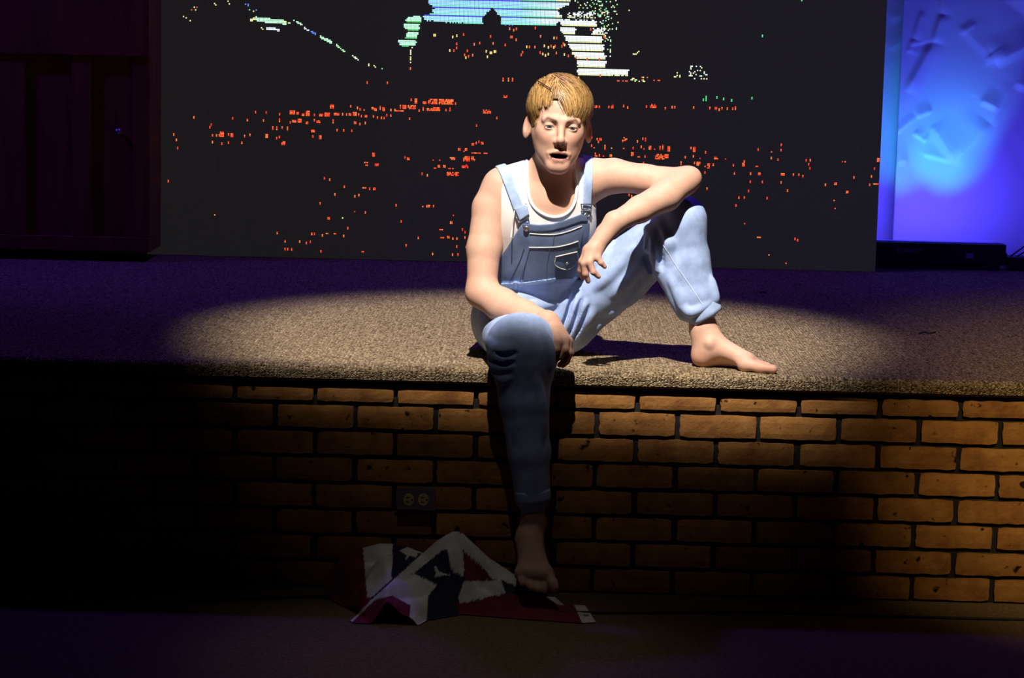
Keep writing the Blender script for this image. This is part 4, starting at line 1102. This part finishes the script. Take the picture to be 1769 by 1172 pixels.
for k in range(STEP + 1):
    t = k / STEP
    off = lift0 * (min(1, .25 + 2.2 * t)) * (1 - .25 * t)
    pp, nn_ = snap(pos, off); nodes.append((pp, nn_))
    f = flow(pos) + jit + cj; f -= nn_ * (f * nn_).sum(1)[:, None]; f /= np.linalg.norm(f, axis=1)[:, None] + 1e-9
    pos = pos + f * (length / STEP)[:, None]
# forehead stays clear in the wedge below the parting
tip = nodes[-1][0]; keep = ~((tip[:, 1] < -.05) & (tip[:, 2] < np.interp(tip[:, 0], [-.06, -.035, -.022, -.006, .004, .02, .05], [.036, .044, .056, .062, .034, .016, .014])))
SV = []; SF = []; SC = []
wbase = .00075
for k in range(STEP + 1):
    pp, nn_ = nodes[k]
    tng = (nodes[min(k + 1, STEP)][0] - nodes[max(k - 1, 0)][0]); sd_ = np.cross(tng, nn_); sd_ /= np.linalg.norm(sd_, axis=1)[:, None] + 1e-9
    w = wbase * (1.0 if k < STEP - 1 else (.7 if k == STEP - 1 else .15))
    SV.append(np.stack([pp - sd_ * w, pp + sd_ * w], 1))
SV = np.stack(SV, 1)[keep]; ns = len(SV)               # (n, STEP+1, 2, 3)
base = np.arange(ns)[:, None] * (STEP + 1) * 2 + np.arange(STEP)[None] * 2
SF = np.stack([base, base + 1, base + 3, base + 2], -1).reshape(-1, 4)
tone = (.45 * rngh.uniform(0, 1, ns) + .55 * (np.sin(hshl[keep] * 5.1) * .5 + .5))[:, None] * np.array([[.44, .285, .115]]) + np.array([[.18, .088, .021]])
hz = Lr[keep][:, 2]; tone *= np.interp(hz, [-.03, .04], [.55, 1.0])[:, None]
SC = np.repeat(tone, (STEP + 1) * 2, axis=0)
SVw = SV.reshape(-1, 3) @ HROT.T + HORG
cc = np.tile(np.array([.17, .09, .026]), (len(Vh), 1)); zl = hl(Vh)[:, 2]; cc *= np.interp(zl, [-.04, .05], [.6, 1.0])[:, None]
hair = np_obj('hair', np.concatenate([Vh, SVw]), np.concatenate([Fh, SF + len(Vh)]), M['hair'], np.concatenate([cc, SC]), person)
tag(hair, 'short reddish blond hair with a side parting')
pin = hits(lambda p: HF(p) - .0205, [(929 + 2.9 * k, 139.5 + 1.8 * k) for k in range(9)])
if len(pin) > 2:
    tag(np_obj('hair_pin', *tube(pin, .0013, 6), M['black'], parent=person), 'thin dark pin across the hair')
# ------------------------------------------------------------------ crumpled flag on the floor
def fz(a, b): return (520 + a / 3.276, 880 + b / 3.276)
RD, WH, NV = (0.17, 0.010, 0.026), (0.70, 0.68, 0.65), (0.012, 0.015, 0.05)
areas = [(RD, [(100, 300), (350, 225), (390, 520), (330, 620), (120, 560)]), (WH, [(350, 215), (440, 190), (525, 195), (520, 390), (400, 500), (375, 500)]),
 (NV, [(520, 190), (560, 235), (720, 245), (600, 360), (512, 400)]), (WH, [(560, 235), (600, 215), (700, 250), (660, 252), (650, 275), (620, 262), (590, 290), (600, 262)]),
 (NV, [(640, 360), (800, 230), (850, 345), (912, 380), (890, 600), (700, 660), (720, 480), (770, 430)]), (WH, [(750, 318), (765, 322), (778, 352), (845, 375), (790, 378), (755, 388), (765, 358)]),
 (WH, [(540, 390), (640, 365), (770, 430), (720, 490), (705, 660), (610, 660), (620, 545), (510, 490)]),
 (RD, [(280, 650), (420, 510), (510, 488), (622, 545), (605, 730), (480, 740), (300, 680)]),
 (WH, [(270, 640), (330, 585), (380, 530), (760, 185), (860, 120), (910, 125), (930, 330), (915, 380), (850, 342), (830, 230), (800, 232), (640, 362), (540, 400), (510, 490), (420, 512), (330, 600), (290, 640)]),
 (RD, [(915, 225), (1085, 392), (930, 412)]), (WH, [(903, 125), (1060, 270), (1220, 370), (1215, 440), (1140, 402), (1080, 392), (1030, 330), (918, 235)]),
 (WH, [(920, 412), (1135, 398), (1160, 476), (900, 535), (890, 500)]), (NV, [(1130, 400), (1260, 455), (1160, 478)]),
 (RD, [(870, 540), (1160, 478), (1390, 500), (1560, 545), (1600, 660), (1300, 640), (900, 610)]), (WH, [(1385, 495), (1440, 498), (1490, 545), (1450, 540)]), (WH, [(1545, 540), (1615, 545), (1670, 640), (1592, 645)])]
outline = [fz(*q) for q in [(130, 330), (220, 265), (350, 222), (440, 198), (525, 200), (600, 215), (690, 250), (760, 185), (860, 128), (910, 133), (1060, 275), (1215, 378), (1260, 455), (1390, 498), (1440, 498), (1490, 540), (1610, 548), (1668, 636), (1595, 642), (1300, 622), (920, 592), (720, 625), (600, 690), (480, 712), (300, 640), (275, 632), (330, 590), (140, 500)]]
# the sheet is a draped height field: a crest set by its top edge, falling to its front edge on the floor
top_l = np.array([fz(*q) for q in [(130, 400), (220, 275), (350, 218), (440, 194), (525, 196), (600, 212), (690, 246), (760, 182), (860, 124), (910, 128), (1060, 270), (1215, 374), (1260, 450), (1390, 494), (1440, 494), (1490, 536), (1610, 544), (1668, 590)]])
bot_l = np.array([fz(*q) for q in [(130, 470), (330, 610), (480, 716), (600, 694), (720, 630), (920, 598), (1300, 628), (1595, 650), (1668, 640)]])
YCR = -.125
def height(X, Y):
    U = proj(np.stack([X, Y, 0 * X + .05], -1))[0]
    vt = np.interp(U, top_l[:, 0], top_l[:, 1]); vb = np.interp(U, bot_l[:, 0], bot_l[:, 1])
    dt = (YCR - CAM[1]) / (AF[1] + AD[1] * (vt - CY) / F_PX + AR[1] * (U - CX) / F_PX)
    zt = np.clip(CAM[2] + dt * (AF[2] + AD[2] * (vt - CY) / F_PX + AR[2] * (U - CX) / F_PX), .006, 1)
    rb = AF[2] + AD[2] * (vb - CY) / F_PX + AR[2] * (U - CX) / F_PX
    yf = CAM[1] - CAM[2] / rb * (AF[1] + AD[1] * (vb - CY) / F_PX + AR[1] * (U - CX) / F_PX)
    yf = np.minimum(yf, YCR - .02)
    s = np.clip((YCR - Y) / (YCR - yf), 0, 1); bk = np.clip((Y - YCR) / .10, 0, 1)
    h = np.where(Y < YCR, zt * (1 - s) ** 1.15, zt * (1 - bk ** 2))
    w = np.clip(zt / .08, .12, 1) * np.clip(4 * s * (1 - s), 0, 1) * (Y < YCR)
    h = h + w * (.016 * np.sin(38 * X + 22 * Y + 1.3 * np.sin(31 * Y)) ** 2 + .010 * np.abs(np.sin(52 * Y - 47 * X + 1)))
    for (a, b), (c, d), r, hh in [((605, -.27), (770, YCR), .022, .030), ((795, YCR), (850, -.20), .02, .02), ((680, -.2), (760, -.14), .02, -.02)]:
        dd, t = seg_d(X, Y, (x_at(a, b), b), (x_at(c, d), d)); h = h + hh * np.clip(1 - dd / r, 0, 1) * np.sin(math.pi * np.clip(t, .02, .98)) * (Y < YCR)
    return np.maximum(h, .003)
x_at = lambda u, y: P(u, 1020, y)[0]
gx = np.arange(-.50, .26, .0026); gy = np.arange(-.36, -.012, .0026)
X, Y = np.meshgrid(gx, gy, indexing='ij'); Zf = height(X, Y)
Vf = np.stack([X, Y, Zf], -1).reshape(-1, 3)
u, v = proj(Vf)
sdo = poly_sd(outline, u, v).reshape(X.shape)
# behind its visible crest the sheet falls away towards the bricks: keep that strip too
idx = np.arange(X.size).reshape(X.shape)
Fc = np.stack([idx[:-1, :-1], idx[1:, :-1], idx[1:, 1:], idx[:-1, 1:]], -1).reshape(-1, 4)
ins = (sdo < 1.0)
ins_f = ins.ravel()[Fc].all(1)
col = np.tile(np.array(NV), (len(Vf), 1))
for c, pl in areas:
    mk = poly_sd([fz(*q) for q in pl], u, v) < 0; col[mk] = c
Fk = Fc[ins_f]
used, inv_ = np.unique(Fk, return_inverse=True)
flag = empty('crumpled_flag', (float(x_at(760, -.15)), -.15, 0.0))
tag(flag, 'crumpled red, white and navy flag with white stars lying under the hanging foot', 'flag')
cl_ = np_obj('cloth', Vf[used], inv_.reshape(-1, 4), M['flag'], col[used], flag)
md = cl_.modifiers.new('thick', 'SOLIDIFY'); md.thickness = .0012; md.offset = -1
gp = hit(lambda p: p[:, 2] - height(p[:, 0], p[:, 1]), *fz(1615, 603))
if gp is not None:
    ring = [gp + np.array([.0058 * math.cos(a), .0058 * math.sin(a), .0012]) for a in np.linspace(0, 2 * math.pi, 17)]
    np_obj('grommet', *tube(ring, .0016, 6), M['metal'], parent=flag)
